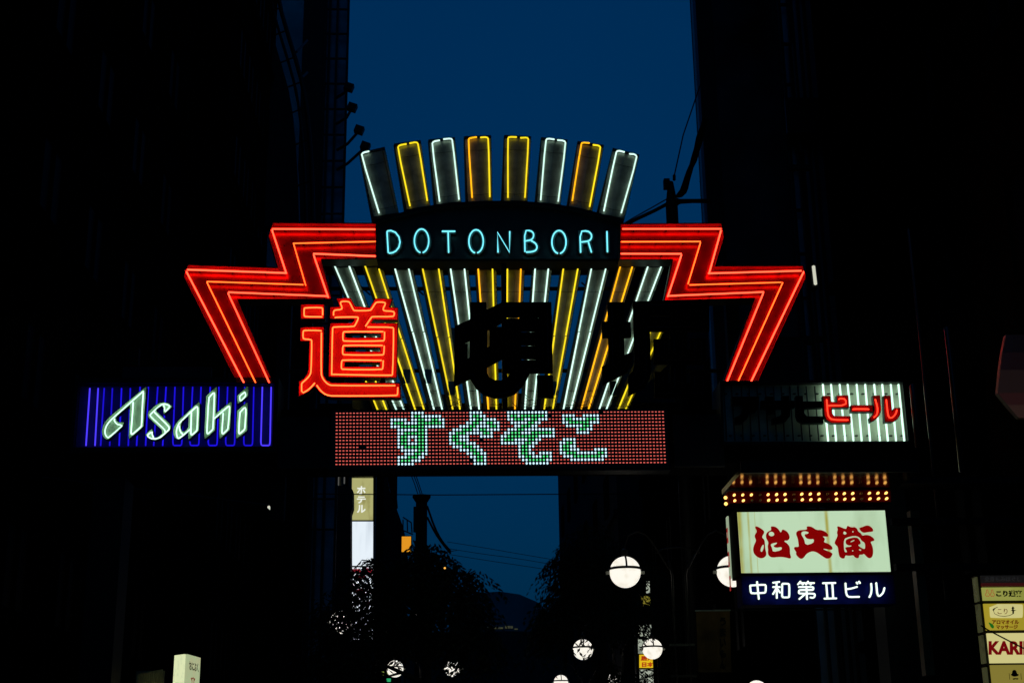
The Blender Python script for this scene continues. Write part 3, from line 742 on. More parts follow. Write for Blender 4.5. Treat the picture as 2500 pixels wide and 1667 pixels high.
AS = [
 (za, [[[(1440,118),(1458,135),(1395,1025),(1060,1312),(1045,1290),(1078,548),(800,775),(770,830),(785,890),(840,920),(960,920),(930,1010),(620,1305),(560,1325),(500,1290),(455,1210),(440,1110),(470,990),(540,880),(640,780)]]],
  [[(1155,475),(1135,800),(1105,1150),(1112,1190),(1130,1205),(1330,1030),(1345,1000),(1365,500),(1385,260)], [(1390,225),(1300,300),(700,830),(600,930),(540,1030),(515,1130),(530,1210),(570,1265),(600,1275),(880,1035),(905,1005),(880,988),(810,980),(760,940),(725,885),(740,850)]]),
 (za, [[[(1850,470),(1960,500),(2045,575),(1850,750),(1825,730),(1835,600),(1790,570),(1700,620),(1680,650),(1700,690),(1980,950),(2010,1030),(1990,1100),(1780,1290),(1650,1330),(1530,1310),(1420,1210),(1580,1050),(1605,1120),(1600,1230),(1640,1270),(1720,1250),(1800,1180),(1790,1110),(1500,830),(1475,760),(1490,690),(1640,550),(1760,480)]]],
  [[(1830,520),(1860,590),(1862,670),(1880,690),(1980,580),(1970,555),(1900,520),(1830,515),(1760,545),(1550,740),(1535,770),(1550,800),(1830,1060),(1870,1110),(1875,1150)], [(1620,680),(1640,710),(1950,1010),(1970,1060),(1950,1110),(1760,1270),(1680,1300),(1600,1305),(1510,1270),(1475,1230),(1490,1200),(1590,1130),(1580,1200),(1620,1290)]]),
 (zb, [[[(510,458),(545,500),(518,1112),(290,1320),(262,1300),(268,1125),(60,1305),(20,1312),(-30,1285),(-62,1210),(-76,1130),(-60,1040),(0,940),(60,870)], [(275,740),(265,1040),(190,1130),(140,1120),(110,1060),(115,980),(150,880)]]],
  [[(345,705),(330,1150),(335,1200),(355,1215),(455,1125),(475,1090),(490,600),(470,572),(440,590),(100,910),(40,1000),(5,1110),(10,1210),(35,1280),(60,1300),(310,1090)], [(72,1010),(75,1080),(110,1160),(150,1195)]]),
 (zb, [[[(905,115),(925,150),(902,715),(1225,460),(1258,480),(1215,1100),(990,1310),(962,1290),(978,750),(898,820),(880,1110),(660,1310),(622,1295),(668,335)]]],
  [[(770,345),(735,370),(692,1130),(697,1175),(715,1190),(815,1100),(830,1070),(865,310),(855,250),(770,335)], [(865,840),(1150,590),(1190,562),(1210,580),(1170,1060),(1150,1100),(1055,1190),(1035,1180),(1032,1130),(1060,720)]]),
 (zb, [[[(1605,465),(1620,485),(1605,1115),(1360,1310),(1342,1290),(1370,655)]], [[(1605,110),(1640,130),(1625,340),(1375,530),(1370,320)]]],
  [[(1460,680),(1435,710),(1410,1140),(1415,1180),(1432,1185),(1530,1100),(1550,1060),(1575,640),(1550,585),(1470,670)], [(1550,245),(1440,330),(1428,370),(1440,440),(1460,452),(1555,350),(1568,310),(1553,262)]])]
for z, sets, tubes in AS:
    lp = None
    for s in sets:
        L = orient([plane2(z(l), G-.16) for l in s]); I = [inset(l, .006) for l in L]
        c = MB(); walls(c, L, G-.16, G-.06); fill(c, L, G-.06)
        for a_, b_ in zip(L, I):
            n = len(a_); c.add(lift(a_, G-.16) + lift(b_, G-.16), [(i, (i+1) % n, n+(i+1) % n, n+i) for i in range(n)])
        fill(c, I, G-.11, 1); walls(c, I, G-.159, G-.11, 1)
        o = c.build('letter', [M['dark'], M['asahiface']], t if lp is None else lp)
        if lp is None: lp = o
        else: o.name = 'dot'
    for s in tubes: neon(lp, z(s), G-.155, M['asahi_on'], .0095, rnd=1)
    for s in tubes[:1]:
        p_ = P(*z([s[len(s)//2]])[0], G-.06); MB().tube([p_, p_ + Vector((0, .118, 0))], .012, 5).build('post', M['black'], lp)

# right beer sign
z8 = F(1760, 925, 5.004)
t = thing('beer_sign', 'white panel sign with red kana, right half lit by white tubes', 'neon sign', tuple(P(1995,1080,G)))
prism(MB(), [z8([(20,52),(2215,40),(2290,757),(42,765)])], G+.06, G+.5).build('panel', M['whitepanel'], t)
oq = z8([(-12,20),(2235,8),(2312,790),(12,798)]); iq = z8([(18,50),(2217,38),(2292,759),(40,767)])
prism(MB(), [oq, iq], G-.05, G+.52).build('frame', M['black'], t)
for i, (a, b_) in enumerate([(1245,1310),(1345,1408),(1450,1520),(1548,1620),(1658,1720),(1762,1822),(1872,1942),(1970,2040),(2075,2140),(2168,2240)]):
    neon(t, z8([(a, 66), (b_, 756)]), G+.0, M['kanawhite_on'], .0135, rnd=0)
for a, b_ in [(35,70),(128,172),(250,270),(345,370),(440,480),(540,580),(640,682),(735,780),(840,885),(938,995),(1040,1092),(1145,1195)]:
    neon(t, z8([(a, 90), (b_, 750)]), G+.0, M['glass_off'], .009, rnd=0)
for i in range(16):
    for yy in (180, 690):
        x = 60 + i*140 + (60 if yy > 300 else 0); p_ = P(*z8([(x, yy)])[0], G+.03)
        MB().box((p_.x-.02, G+.02, p_.z-.006), (p_.x+.015, G+.058, p_.z+.006)).build('clip', M['dark'], t)
KA = [
 ('on', [(1245,205),(1335,205),(1345,275),(1415,285),(1412,200),(1558,198),(1568,350),(1355,352),(1358,420),(1385,450),(1585,452),(1588,535),(1350,538),(1285,500),(1262,440)],
  [[(1292,250),(1305,420),(1320,465),(1360,498),(1555,500)], [(1310,324),(1528,322),(1525,245),(1455,235),(1440,250)]]),
 ('on', [(1590,318),(1860,318),(1860,402),(1590,402)], [[(1612,372),(1620,365),(1800,366),(1808,372)]]),
 ('on', [(1855,200),(1945,200),(1960,380),(1940,440),(1900,490),(1825,530),(1815,470),(1860,430),(1872,370)], [[(1885,245),(1912,340),(1915,385),(1905,440),(1868,468)]]),
 ('on', [(1985,203),(2075,200),(2090,395),(2118,352),(2195,350),(2195,430),(2160,490),(2100,525),(2000,528)], [[(2020,250),(2040,440),(2060,475),(2100,470),(2140,420),(2150,375)]]),
 ('off', [(135,215),(468,212),(468,320),(430,400),(345,420),(330,470),(260,540),(170,545),(165,470),(235,440),(265,390),(260,315),(140,315)], [[(170,263),(440,262)]]),
 ('off', [(490,262),(550,262),(548,210),(645,210),(648,262),(755,262),(750,205),(835,205),(840,262),(905,265),(905,345),(850,352),(845,450),(790,520),(635,545),(630,480),(720,450),(755,410),(752,355),(665,358),(665,420),(570,425),(565,358),(490,358)], [[(520,310),(880,308)]]),
 ('off', [(915,205),(1000,205),(1005,272),(1235,270),(1240,350),(1015,355),(1020,420),(1050,452),(1252,455),(1255,538),(1010,538),(945,500),(925,440)], [[(960,250),(970,440),(1020,495),(1230,498)]])]
for st, outl, tubes in KA:
    L = orient([plane2(z8(outl), G-.14)]); I = [inset(l, .007) for l in L]
    c = MB(); walls(c, L, G-.14, G-.05); fill(c, L, G-.05)
    n = len(L[0]); c.add(lift(L[0], G-.14) + lift(I[0], G-.14), [(i, (i+1) % n, n+(i+1) % n, n+i) for i in range(n)])
    fill(c, I, G-.09, 1); walls(c, I, G-.139, G-.09, 1)
    lp = c.build('letter', [M['black'], M['redface'] if st == 'on' else M['kanji_off']], t)
    for s in tubes: neon(lp, z8(s), G-.125, M['kana_on'] if st == 'on' else M['glass_off_red'], .0095, rnd=1)

# ------------------------------------------------------------------ red-lettered restaurant lightbox with bulb strip
S = 16.8
zs = F(1680, 1140, 4.356)
M['creambox'] = lightbox('cream_green_acrylic', (.50, .69, .46), (.38, .53, .33), .9, 3.0, (1, 1, .3))
def streaks(m, xs, col):
    n = m.node_tree.nodes; l = m.node_tree.links; b = n['Principled BSDF']
    src = b.inputs['Emission Color'].links[0].from_socket
    tc = n.new('ShaderNodeTexCoord'); sp = n.new('ShaderNodeSeparateXYZ'); l.new(tc.outputs['Object'], sp.inputs[0])
    no = n.new('ShaderNodeTexNoise'); no.inputs['Scale'].default_value = 4; l.new(tc.outputs['Object'], no.inputs['Vector'])
    for x0, wd, k in xs:
        su = n.new('ShaderNodeMath'); su.operation = 'SUBTRACT'; su.inputs[1].default_value = x0; l.new(sp.outputs[0], su.inputs[0])
        ab = n.new('ShaderNodeMath'); ab.operation = 'ABSOLUTE'; l.new(su.outputs[0], ab.inputs[0])
        mr = n.new('ShaderNodeMapRange'); mr.interpolation_type = 'SMOOTHSTEP'; mr.inputs[1].default_value = 0; mr.inputs[2].default_value = wd; mr.inputs[3].default_value = k; mr.inputs[4].default_value = 0
        l.new(ab.outputs[0], mr.inputs[0])
        mu = n.new('ShaderNodeMath'); mu.operation = 'MULTIPLY'; l.new(mr.outputs[0], mu.inputs[0])
        mn = n.new('ShaderNodeMapRange'); mn.inputs[1].default_value = .3; mn.inputs[2].default_value = .6; mn.inputs[3].default_value = .5; mn.inputs[4].default_value = 1; l.new(no.outputs[0], mn.inputs[0]); l.new(mn.outputs[0], mu.inputs[1])
        mx = n.new('ShaderNodeMix'); mx.data_type = 'RGBA'; l.new(mu.outputs[0], mx.inputs[0]); l.new(src, mx.inputs[6]); mx.inputs[7].default_value = (*col, 1); src = mx.outputs[2]
    l.new(src, b.inputs['Emission Color'])
ox_ = P(1990,1405,S).x
streaks(M['creambox'], [(P(1808,1320,S).x-ox_, .05, .9), (P(1830,1320,S).x-ox_, .022, .7), (P(1846,1320,S).x-ox_, .008, .6), (P(2022,1320,S).x-ox_, .035, .95)], (.36, .32, .03))
M['sidebox'] = lightbox('side_acrylic', (.28, .36, .24), (.1, .1, .05), .6, 4)
M['vinyl'] = lightbox('dark_red_vinyl', (.21, .0005, .0005))
M['vinyl'].node_tree.nodes['Principled BSDF'].inputs['Base Color'].default_value = (.2, .01, .01, 1)
t = thing('restaurant_lightbox', 'cream lightbox with three dark red brush kanji under the bulb strip', 'lightbox sign', tuple(P(1990,1405,S)))
fr = zs([(492,448),(2120,428),(2186,1135),(540,1152)]); inn = zs([(520,475),(2097,455),(2160,1110),(565,1125)])
prism(MB(), [fr, inn], S-.02, S+.42).build('frame', M['matteblack'], t)
prism(MB(), [[(x, y) for x, y in zs([(518,473),(2099,453),(2162,1112),(563,1127)])]], S, S+.04).build('panel', M['creambox'], t)
sd = [P(*zs([q])[0], S+.02) for q in ((448,492),(486,1168))]
xs0 = P(*zs([(500,800)])[0], S).x
d0, d1 = P(*zs([(515,470)])[0], S), P(*zs([(555,1140)])[0], S)
MB().box((xs0-.02, S+.30, d1.z), (xs0-.004, S+.41, d0.z)).build('side_panel', M['sidebox'], t)
for i in range(3):
    z_ = d0.z - .14 - i*.29
    MB().box((xs0-.024, S+.315, z_-.18), (xs0-.0205, S+.39, z_)).build('side_glyph', M['vinyl'], t)
    MB().box((xs0-.028, S+.335, z_-.12), (xs0-.0245, S+.35, z_-.05)).build('side_glyph', M['sidebox'], t)
for zz_ in (d0.z-.1, d1.z+.1): MB().box((P(2190,1300,S).x, S+.15, zz_-.04), (6.78, S+.25, zz_+.04)).build('bracket', M['black'], t)
zg = F(1820, 1270, 7.127)
GLY = [
 ([(160,105),(205,97),(320,170),(330,215),(280,290),(330,330),(340,400),(345,500),(368,575),(350,630),(285,660),(215,640),(150,580),(130,500),(150,420),(190,345),(160,285),(165,240),(205,190)], [[(320,410),(318,480),(290,545),(265,540),(262,500),(285,440)]]),
 ([(435,100),(500,100),(560,130),(610,205),(625,200),(635,160),(660,155),(720,185),(765,250),(770,310),(735,350),(690,345),(670,360),(730,400),(775,460),(775,580),(795,630),(785,665),(700,640),(600,630),(460,645),(405,610),(390,560),(395,500),(385,440),(405,380),(360,310),(355,240),(390,190),(455,165)],
  [[(400,235),(420,200),(460,190),(495,210),(505,250),(460,275),(420,265)], [(435,420),(470,395),(560,378),(535,410),(480,440),(530,475),(640,455),(625,515),(475,548),(465,480)]]),
 ([(1060,105),(1100,97),(1160,110),(1235,165),(1310,160),(1390,190),(1440,240),(1440,275),(1415,280),(1335,272),(1380,305),(1380,340),(1360,375),(1430,395),(1500,440),(1520,490),(1495,512),(1355,485),(1360,502),(1510,560),(1515,590),(1480,650),(1420,665),(1370,640),(1200,520),(1070,565),(1010,655),(960,668),(900,620),(875,570),(890,555),(845,490),(850,455),(930,460),(925,400),(910,305),(880,235),(890,190),(940,165),(1080,158)],
  [[(970,215),(1000,185),(1060,185),(1110,210),(1080,230),(1020,240),(1060,310),(1130,325),(1195,318),(1185,390),(1045,432),(1020,320),(980,260)]]),
 ([(1592,105),(1620,97),(1720,140),(1760,145),(1765,95),(1790,95),(1850,120),(1900,110),(1945,140),(1960,190),(2010,220),(2030,265),(2100,245),(2180,265),(2245,320),(2240,355),(2170,365),(2205,430),(2225,520),(2215,620),(2170,660),(2120,640),(2060,570),(2040,595),(1980,590),(1975,650),(1940,655),(1895,630),(1885,600),(1800,615),(1735,600),(1730,655),(1690,662),(1640,635),(1620,560),(1610,455),(1570,420),(1545,380),(1610,265),(1590,210),(1610,150)],
  [[(1700,215),(1720,180),(1765,215),(1745,242),(1710,240)], [(1853,200),(1870,176),(1888,190),(1870,208)],
   [(1745,300),(1900,260),(1990,290),(2020,350),(2080,385),(2085,470),(2070,500),(1990,460),(1955,420),(2010,410),(1990,340),(1930,285),(1760,318),(1740,370),(1755,410),(1800,435),(1850,430),(1840,452),(1735,462),(1742,490),(1775,545),(1725,555),(1710,430),(1715,340)],
   [(1825,365),(1900,330),(1897,350),(1830,380)], [(1853,525),(1870,508),(1882,525),(1865,538)], [(1968,510),(1990,488),(2022,515),(2000,528)]]),
 ([(1972,125),(2030,115),(2090,85),(2150,85),(2210,130),(2228,180),(2200,195),(2130,200),(2060,215),(2010,185)], [])]
for o_, hs in GLY:
    prism(MB(), [chaikin(zg(o_), 2)] + [chaikin(zg(h), 1) for h in hs], S-.012, S-.002).build('glyph', M['vinyl'], t)
# rain stains as thin dried deposits on the acrylic
for xa, xb, ya, yb in ((1465,1490,462,600),(1478,1530,600,1112)): pass

M['blueneonpanel'] = mat('navy_sign_panel', (.004, .011, .19), .7, 0, .3, 5, spec=.08)
zn = F(1820, 1400, 6.72)
t = thing('building_name_sign', 'white neon building name on a navy panel below the cream lightbox', 'neon sign', tuple(P(1995,1470,S)))
MB().box((P(1812,1440,S).x, S+.02, P(1990,1474,S).z), (P(2186,1440,S).x, S+.35, P(1990,1403,S).z)).build('panel', M['blueneonpanel'], t)
NS = [[[(75,190),(320,175),(335,195),(330,300),(315,310),(100,320),(86,300),(76,192)], [(190,125),(220,415)]],
 [[(448,145),(560,130)], [(448,215),(570,215)], [(510,140),(515,400)], [(505,240),(450,335)], [(520,240),(570,310)], [(605,160),(700,160),(720,175),(720,375),(705,385),(615,385),(600,370),(604,162)]],
 [[(905,120),(860,175)], [(890,150),(985,150)], [(930,155),(945,180)], [(1030,120),(990,175)], [(1015,150),(1130,150)], [(1060,155),(1075,180)], [(870,215),(1105,215),(1115,225),(1112,258),(1100,264),(890,264),(878,275),(876,312),(888,322),(1125,322),(1138,335),(1135,375),(1110,393),(1060,385)], [(1000,200),(1010,420)], [(980,330),(880,415)]],
 [[(1265,152),(1480,148)], [(1290,405),(1495,400)], [(1325,155),(1345,400)], [(1425,155),(1440,400)]],
 [[(1640,150),(1650,300),(1665,355),(1700,380),(1870,375)], [(1655,250),(1740,240),(1835,210)], [(1820,135),(1840,165)], [(1860,120),(1880,155)]],
 [[(2062,155),(2070,250),(2060,330),(2030,385)], [(2145,145),(2160,320),(2180,365),(2210,360),(2260,310),(2282,225)]]]
M['letterback'] = mat('letter_side_grey', (.35, .36, .3), .5)
for strokes in NS:
    lp = MB()
    for s in strokes: lp.tube([P(x, y, S-.02) for x, y in zn([(x-10, y+4) for x, y in s])], .011, 4)
    lo_ = lp.build('letter', M['letterback'], t)
    for s in strokes: neon(lo_, zn(s), S-.05, M['bldg_on'], .0108, rnd=1 if len(s) > 2 else 0)

# bulb strip and glossy soffit
t = thing('bulb_strip', 'red strip with rows of warm bulbs above the cream lightbox', 'bulb strip', tuple(P(1970,1226,S)))
M['redstrip'] = mat('red_strip_paint', (.085, .001, .001), .8, 0, .3, 8, spec=.03)
M['soffit'] = mat('glossy_dark_soffit', (.18, .06, .012), .12, 1.0, .2, 6)
prism(MB(), [zs([(425,258),(2150,240),(2158,368),(440,384)])], S-.03, S+.3).build('strip', M['redstrip'], t)
sz = P(1900,1197.5,S-.03).z
sa, sb = P(*zs([(450,250)])[0], S).x, P(*zs([(2160,250)])[0], S).x
MB().box((sa-.05, S-.95, sz+.02), (sb+.05, S+.3, sz+.08)).build('soffit', M['soffit'], t)
MB().box((sa-.05, S-.97, sz+.02), (sb+.05, S-.952, sz+.16)).build('fascia', M['black'], t)
MB().box((sb+.052, S-.3, sz+.03), (6.78, S+.1, sz+.10)).build('bracket', M['black'], t)
xs_t = [490,581,672,763,850,940,1030,1122,1208,1299,1389,1483,1572,1660,1750,1838,1927,2018,2105]
for i, x in enumerate(xs_t):
    for r in range(2):
        on = i % 4 != 3 and not (i == 2 and r == 1)
        y = (296 - 22*i/18) if r == 0 else (356 - 23*i/18)
        p_ = P(*zs([(x + 6*r, y)])[0], S-.075)
        mb = MB().lathe([(.002, -.032), (.014, -.026), (.0155, -.012), (.0155, .0), (.014, .016), (.009, .026), (.009, .044)], p_, 10, axis='Y')
        mb.build('bulb', M['bulb_on'] if on else M['bulb_off'], t, True)
for y in (305, 330, 372, 395):
    pass
for r, (x, y) in enumerate(((398,325),(398,390))):
    p_ = P(*zs([(x, y)])[0], S+.05); p_.x = P(*zs([(432,330)])[0], S).x - .03
    MB().lathe([(.002, -.03), (.014, -.025), (.021, -.012), (.021, .0), (.012, .016), (.009, .03)], p_, 10, axis='Y').build('bulb', M['bulb_on'], t, True)
# olive post lit by the lightbox, right of it
p0, p1 = P(2222,1245,S+.3), P(2252,1440,S+.3)
single(MB().box((p0.x, S+.3, p1.z-1.0), (p0.x+.11, S+.45, p0.z)), 'wall_post', mat('olive_post', (.22,.20,.08), .4, .2, .5, 4), 'narrow olive post on the wall right of the cream lightbox', 'post')

# ------------------------------------------------------------------ street lamps: two globes on a twin pole
lampX = lambda px, py, D: P(px, py, D)
def street_lamp(px, py, Y, label):
    c = P(px, py, Y); gx = .81; H = c.z
    t = thing('street_lamp', label, 'street lamp', (c.x, Y, 0), 'twin-globe street lamps')
    for sx in (-.11, .11): MB().tube([(c.x+sx, Y, -.5), (c.x+sx*.92, Y, H-.05), (c.x+sx*1.3, Y, H+.16)], .022, 8).build('pole', M['lampmetal'], t, True)
    for z in (H-1.1, H-1.55, H-2.6, .4): MB().box((c.x-.19, Y-.02, z), (c.x+.19, Y+.02, z+.035)).build('rung', M['lampmetal'], t)
    MB().tube([(c.x + .32*math.cos(a), Y, H+.28+.09*math.sin(a)) for a in [math.pi*i/10 for i in range(11)]], .014, 5).build('top_arc', M['lampmetal'], t)
    for s in (-1, 1):
        MB().tube([(c.x+s*.13, Y, H+.02), (c.x+s*.36, Y, H+.42), (c.x+s*.47, Y, H+.56), (c.x+s*.60, Y, H+.62), (c.x+s*.75, Y, H+.55), (c.x+s*gx, Y, H+.33)], .014, 6).build('arm', M['lampmetal'], t)
        g = Vector((c.x + s*gx, Y, H)); R = .234
        prof = [(max(.002, R*math.sin(math.pi*i/18)), -R*math.cos(math.pi*i/18)) for i in range(19)]
        go = MB().lathe(prof, g, 28).build('globe', M['globe'], t, True)
        MB().tube([g + Vector((R*1.02*math.cos(a), R*1.02*math.sin(a), .045)) for a in [2*math.pi*i/32 for i in range(32)]], .021, 6, True).build('band', M['lampmetal'], go)
        for k in range(4):
            a0_ = math.pi/2*k + math.pi/2
            MB().tube([g + Vector((R*1.015*math.cos(f)*math.cos(a0_), R*1.015*math.cos(f)*math.sin(a0_), R*1.015*math.sin(f))) for f in [math.radians(10 + 78*i/9) for i in range(10)]], .015, 5).build('rib', M['lampmetal'], go)
        MB().tube([g + Vector((0, 0, R)), g + Vector((0, 0, R+.1))], .05, 8).build('cap', M['lampmetal'], go)
        for sx in (-1, 1): MB().box((g.x + sx*R - (.0 if sx > 0 else .06), Y-.03, g.z-.03), (g.x + sx*R + (.06 if sx > 0 else .0), Y+.03, g.z+.01)).build('lug', M['letterback'], go)
    return t
M['lampmetal'] = mat('lamp_post_metal', (.03, .027, .025), .35, .4, spec=.4)
l0 = street_lamp(1657, 1395, 21.4, 'nearest twin-globe street lamp, left of the cream lightbox')
def place(px, py, Y, label):
    c = P(px, py, Y); dz = c.z - P(1657, 1395, 21.4).z
    return dup(l0, (c.x, Y, dz), label)
place(1508, 1584, 33.6, 'second twin-globe lamp on the right, in front of the yellow sign')
place(1430, 1664, 47.5, 'far right-hand lamp with globes cut by the bottom edge of the photo')
place(930, 1517, 29.5, 'twin-globe lamp whose globes shine through the left tree')
place(1035, 1631, 41.0, 'lower left twin-globe lamp with both globes near the bottom of the photo')
c = P(1848, 1687, 20.0)
t = thing('wall_globe_lamp', 'wall globe lamp just entering the bottom edge under the navy sign', 'lamp', tuple(c))
R = .15; MB().lathe([(max(.002, R*math.sin(math.pi*i/12)), -R*math.cos(math.pi*i/12)) for i in range(13)], c, 18).build('globe', M['globe'], t, True)
MB().tube([c, c + Vector((.2, .1, -.1)), (6.76, 20.2, c.z-.1)], .02, 6).build('arm', M['lampmetal'], t)

# ------------------------------------------------------------------ other lit signs
# vertical hotel sign
HY = 57
t = thing('hotel_sign', 'tall lit hotel sign, olive panel with white kana above white panels', 'lightbox sign', tuple(P(884,1480,HY)))
M['olivebox'] = lightbox('olive_acrylic', (.42, .41, .16), (.16, .13, .02), .85, 1.6, (1.2, 1, .5), 'NONE')
M['coolbox'] = lightbox('cool_white_acrylic', (.80, .88, .95), (.35, .42, .5), .8, 1.0, (1.4, 1, .2), 'NONE')
M['hotelkana'] = emit('white_kana', (.85, .88, .80), 0, 'NONE')
M['redpatch'] = lightbox('red_acrylic', (.45, .02, .04), None, 0, 1, sampling='NONE')
MB().box((P(855,1300,HY).x, HY+.03, P(884,1620,HY).z), (P(915,1300,HY).x, HY+.7, P(884,1140,HY).z)).build('frame', M['black'], t)
def hq(y0, y1, m, nm='panel', x0=859.5, x1=911): prism(MB(), [[(x0,y0),(x1,y0),(x1-.5,y1),(x0-1,y1)]], HY, HY+.028).build(nm, m, t)
hq(1120, 1163.5, M['olivebox']); hq(1166.5, 1268.5, M['olivebox']); hq(1272.5, 1380, M['coolbox']); hq(1384, 1440, M['coolbox']); hq(1444, 1500, M['coolbox']); hq(1504, 1560, M['coolbox'])
for i, ch in enumerate('ホテル'):
    y = (1186, 1211, 1232)[i]; h_ = (20, 17, 19)[i]
    text_mb(ch, [(871.5,y),(893,y),(892.5,y+h_),(871,y+h_)], HY-.012, .008, .03).build('glyph', M['hotelkana'], t)
for xa, ya, xb, yb in ((862,1388,880,1398),(893,1386,909,1402),(866,1402,890,1412),(870,1438,892,1448),(880,1470,905,1476)):
    prism(MB(), [[(xa,ya),(xb,ya),(xb,yb),(xa,yb)]], HY-.016, HY-.004).build('red_mark', M['redpatch'], t)
MB().box((-5.0, HY+.2, P(884,1200,HY).z), (P(855,1200,HY).x, HY+.4, P(884,1195,HY).z)).build('bracket', M['black'], t)

# thin strips left of the hotel sign, their light put in as glow
M['palepipe'] = mat('pale_pipe', (.5, .49, .46), .35, .1, .4, 2)
M['strip1'] = emit('thin_glow_strip', (.30,.29,.26), 0, 'NONE'); M['strip2'] = emit('dim_glow_strip', (.075,.075,.07), 0, 'NONE')
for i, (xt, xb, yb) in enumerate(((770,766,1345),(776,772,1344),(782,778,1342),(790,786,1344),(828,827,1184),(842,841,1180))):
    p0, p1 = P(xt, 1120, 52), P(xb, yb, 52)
    single(MB().tube([p0, Vector((p0.x, 52, p1.z))], (.03,.022,.03,.022,.022,.025)[i], 8), 'glow_strip', M['strip1'] if i in (0,) else M['strip2'],
      ('leftmost pale glowing strip left of the hotel sign','second pale glowing strip left of the hotel sign','third pale glowing strip left of the hotel sign','fourth pale glowing strip left of the hotel sign, nearest the dark cabinet','short pale glowing strip above the dark cabinet by the hotel sign','short pale glowing strip touching the hotel sign top')[i], 'glowing strip', 'glowing strips beside the hotel sign', True)
prism(MB(), [[(808,1185),(856,1185),(860,1240),(856,1700),(806,1700)]], 54, 55)
single(prism(MB(), [[(800,1185),(852,1185),(861,1195),(861,1235),(856,1250),(856,1700),(800,1700)]], 53, 53.8), 'equipment_cabinet', M['dark'], 'dark tall cabinet beside the lit hotel sign', 'cabinet')

# sign stack behind the second lamp
QY = 44
t = thing('shop_sign_stack', 'narrow stack of dim white and yellow lit signs behind the second lamp', 'lightbox sign', tuple(P(1587,1667,QY)))
M['dimwhite'] = lightbox('dim_white_acrylic', (.36, .40, .32), (.03, .035, .03), .95, 2.2, (1, 1, 1), 'NONE')
M['yellowbox'] = lightbox('yellow_acrylic', (.75, .50, .01), (.3, .22, .02), .6, 2, (1, 1, 1), 'NONE')
M['yellowdim'] = lightbox('dim_yellow_acrylic', (.20, .17, .02), (.02, .02, .004), .9, 2.2, (1, 1, 1), 'NONE')
M['redink'] = lightbox('red_ink', (.40, .02, .005), None, 0, 1, sampling='NONE')
MB().box((P(1553,1600,QY).x, QY+.03, 0), (P(1618,1600,QY).x, QY+.5, P(1587,1412,QY).z)).build('frame', M['black'], t)
def qq(x0, y0, x1, y1, m, Y=QY, nm='panel'): prism(MB(), [[(x0,y0),(x1,y0),(x1,y1),(x0,y1)]], Y, Y+.028).build(nm, m, t)
qq(1559,1524,1611,1557, M['dimwhite']); qq(1558,1560,1611,1594, M['dimwhite']); qq(1561,1597,1614,1629, M['yellowbox']); qq(1562,1633,1616,1690, M['dimwhite'])
qq(1578,1418,1612,1447, M['dimwhite']); qq(1565,1452,1612,1478, M['yellowdim'])
text_mb('居酒屋', [(1564,1600),(1612,1600),(1612,1612),(1564,1612)], QY-.01, .008, .05).build('glyph', M['redink'], t)
text_mb('日本一', [(1567,1615),(1610,1615),(1610,1627),(1567,1627)], QY-.01, .008, .05).build('glyph', M['redink'], t)
for i, ch in enumerate('321'):
    y = 1532 + i*36
    text_mb(ch + '\nF', [(1613+i*1.5,y),(1618.5+i*1.5,y),(1619+i*1.5,y+16),(1613.5+i*1.5,y+16)], QY-.005, .01, .03).build('floor_mark', M['dimwhite'], t)

# small lit signs glimpsed through the left tree
M['orangebox'] = lightbox('orange_acrylic', (.75, .30, .012), None, 0, 1, sampling='NONE')
M['limebox'] = lightbox('lime_acrylic', (.16, .20, .03), None, 0, 1, sampling='NONE'); M['greenbox'] = lightbox('green_acrylic', (.02, .35, .12), None, 0, 1, sampling='NONE')
def small_sign(name, label, q, Y, m):
    a, c = P(q[0], q[1], Y), P(q[2], q[3], Y)
    t = thing(name, label, 'lit sign', ((a.x+c.x)/2, Y, c.z))
    MB().box((a.x, Y, c.z), (c.x, Y+.03, a.z)).build('panel', m, t)
    MB().box((a.x-.03, Y+.032, c.z-.03), (c.x+.03, Y+.3, a.z+.03)).build('frame', M['black'], t)
    MB().tube([((a.x+c.x)/2, Y+.2, c.z-.02), ((a.x+c.x)/2, Y+.2, 0)], .05, 6).build('post', M['black'], t)
small_sign('orange_sign', 'small orange lit sign left of the utility pole above the tree', (981,1309,1003,1346), 56, M['orangebox'])
small_sign('white_sign', 'small dim white sign seen through leaves below the utility pole', (1008,1384,1047,1397), 50, M['dimwhite'])
small_sign('lime_sign', 'small lime lit sign at the bottom left of the lower globe lamp', (932,1638,948,1650), 46, M['limebox'])
small_sign('green_sign', 'small green lit sign at the bottom edge below the lime sign', (944,1655,954,1663), 45, M['greenbox'])
c = P(1086,1386,24.0)
t = thing('amber_lamp', 'tiny amber lamp in front of the left tree right of the utility pole', 'lamp', tuple(c))
MB().lathe([(.002,-.018),(.013,-.012),(.018,0),(.013,.012),(.002,.018)], c, 10).build('bulb', emit('amber_bulb', (1.2,.6,.1), 0), t, True)
MB().tube([c + Vector((0,0,.02)), c + Vector((0,.05,.3)), (P(1042,1600,25).x, 25, c.z+.4)], .008, 4).build('cord', M['wire'], t)

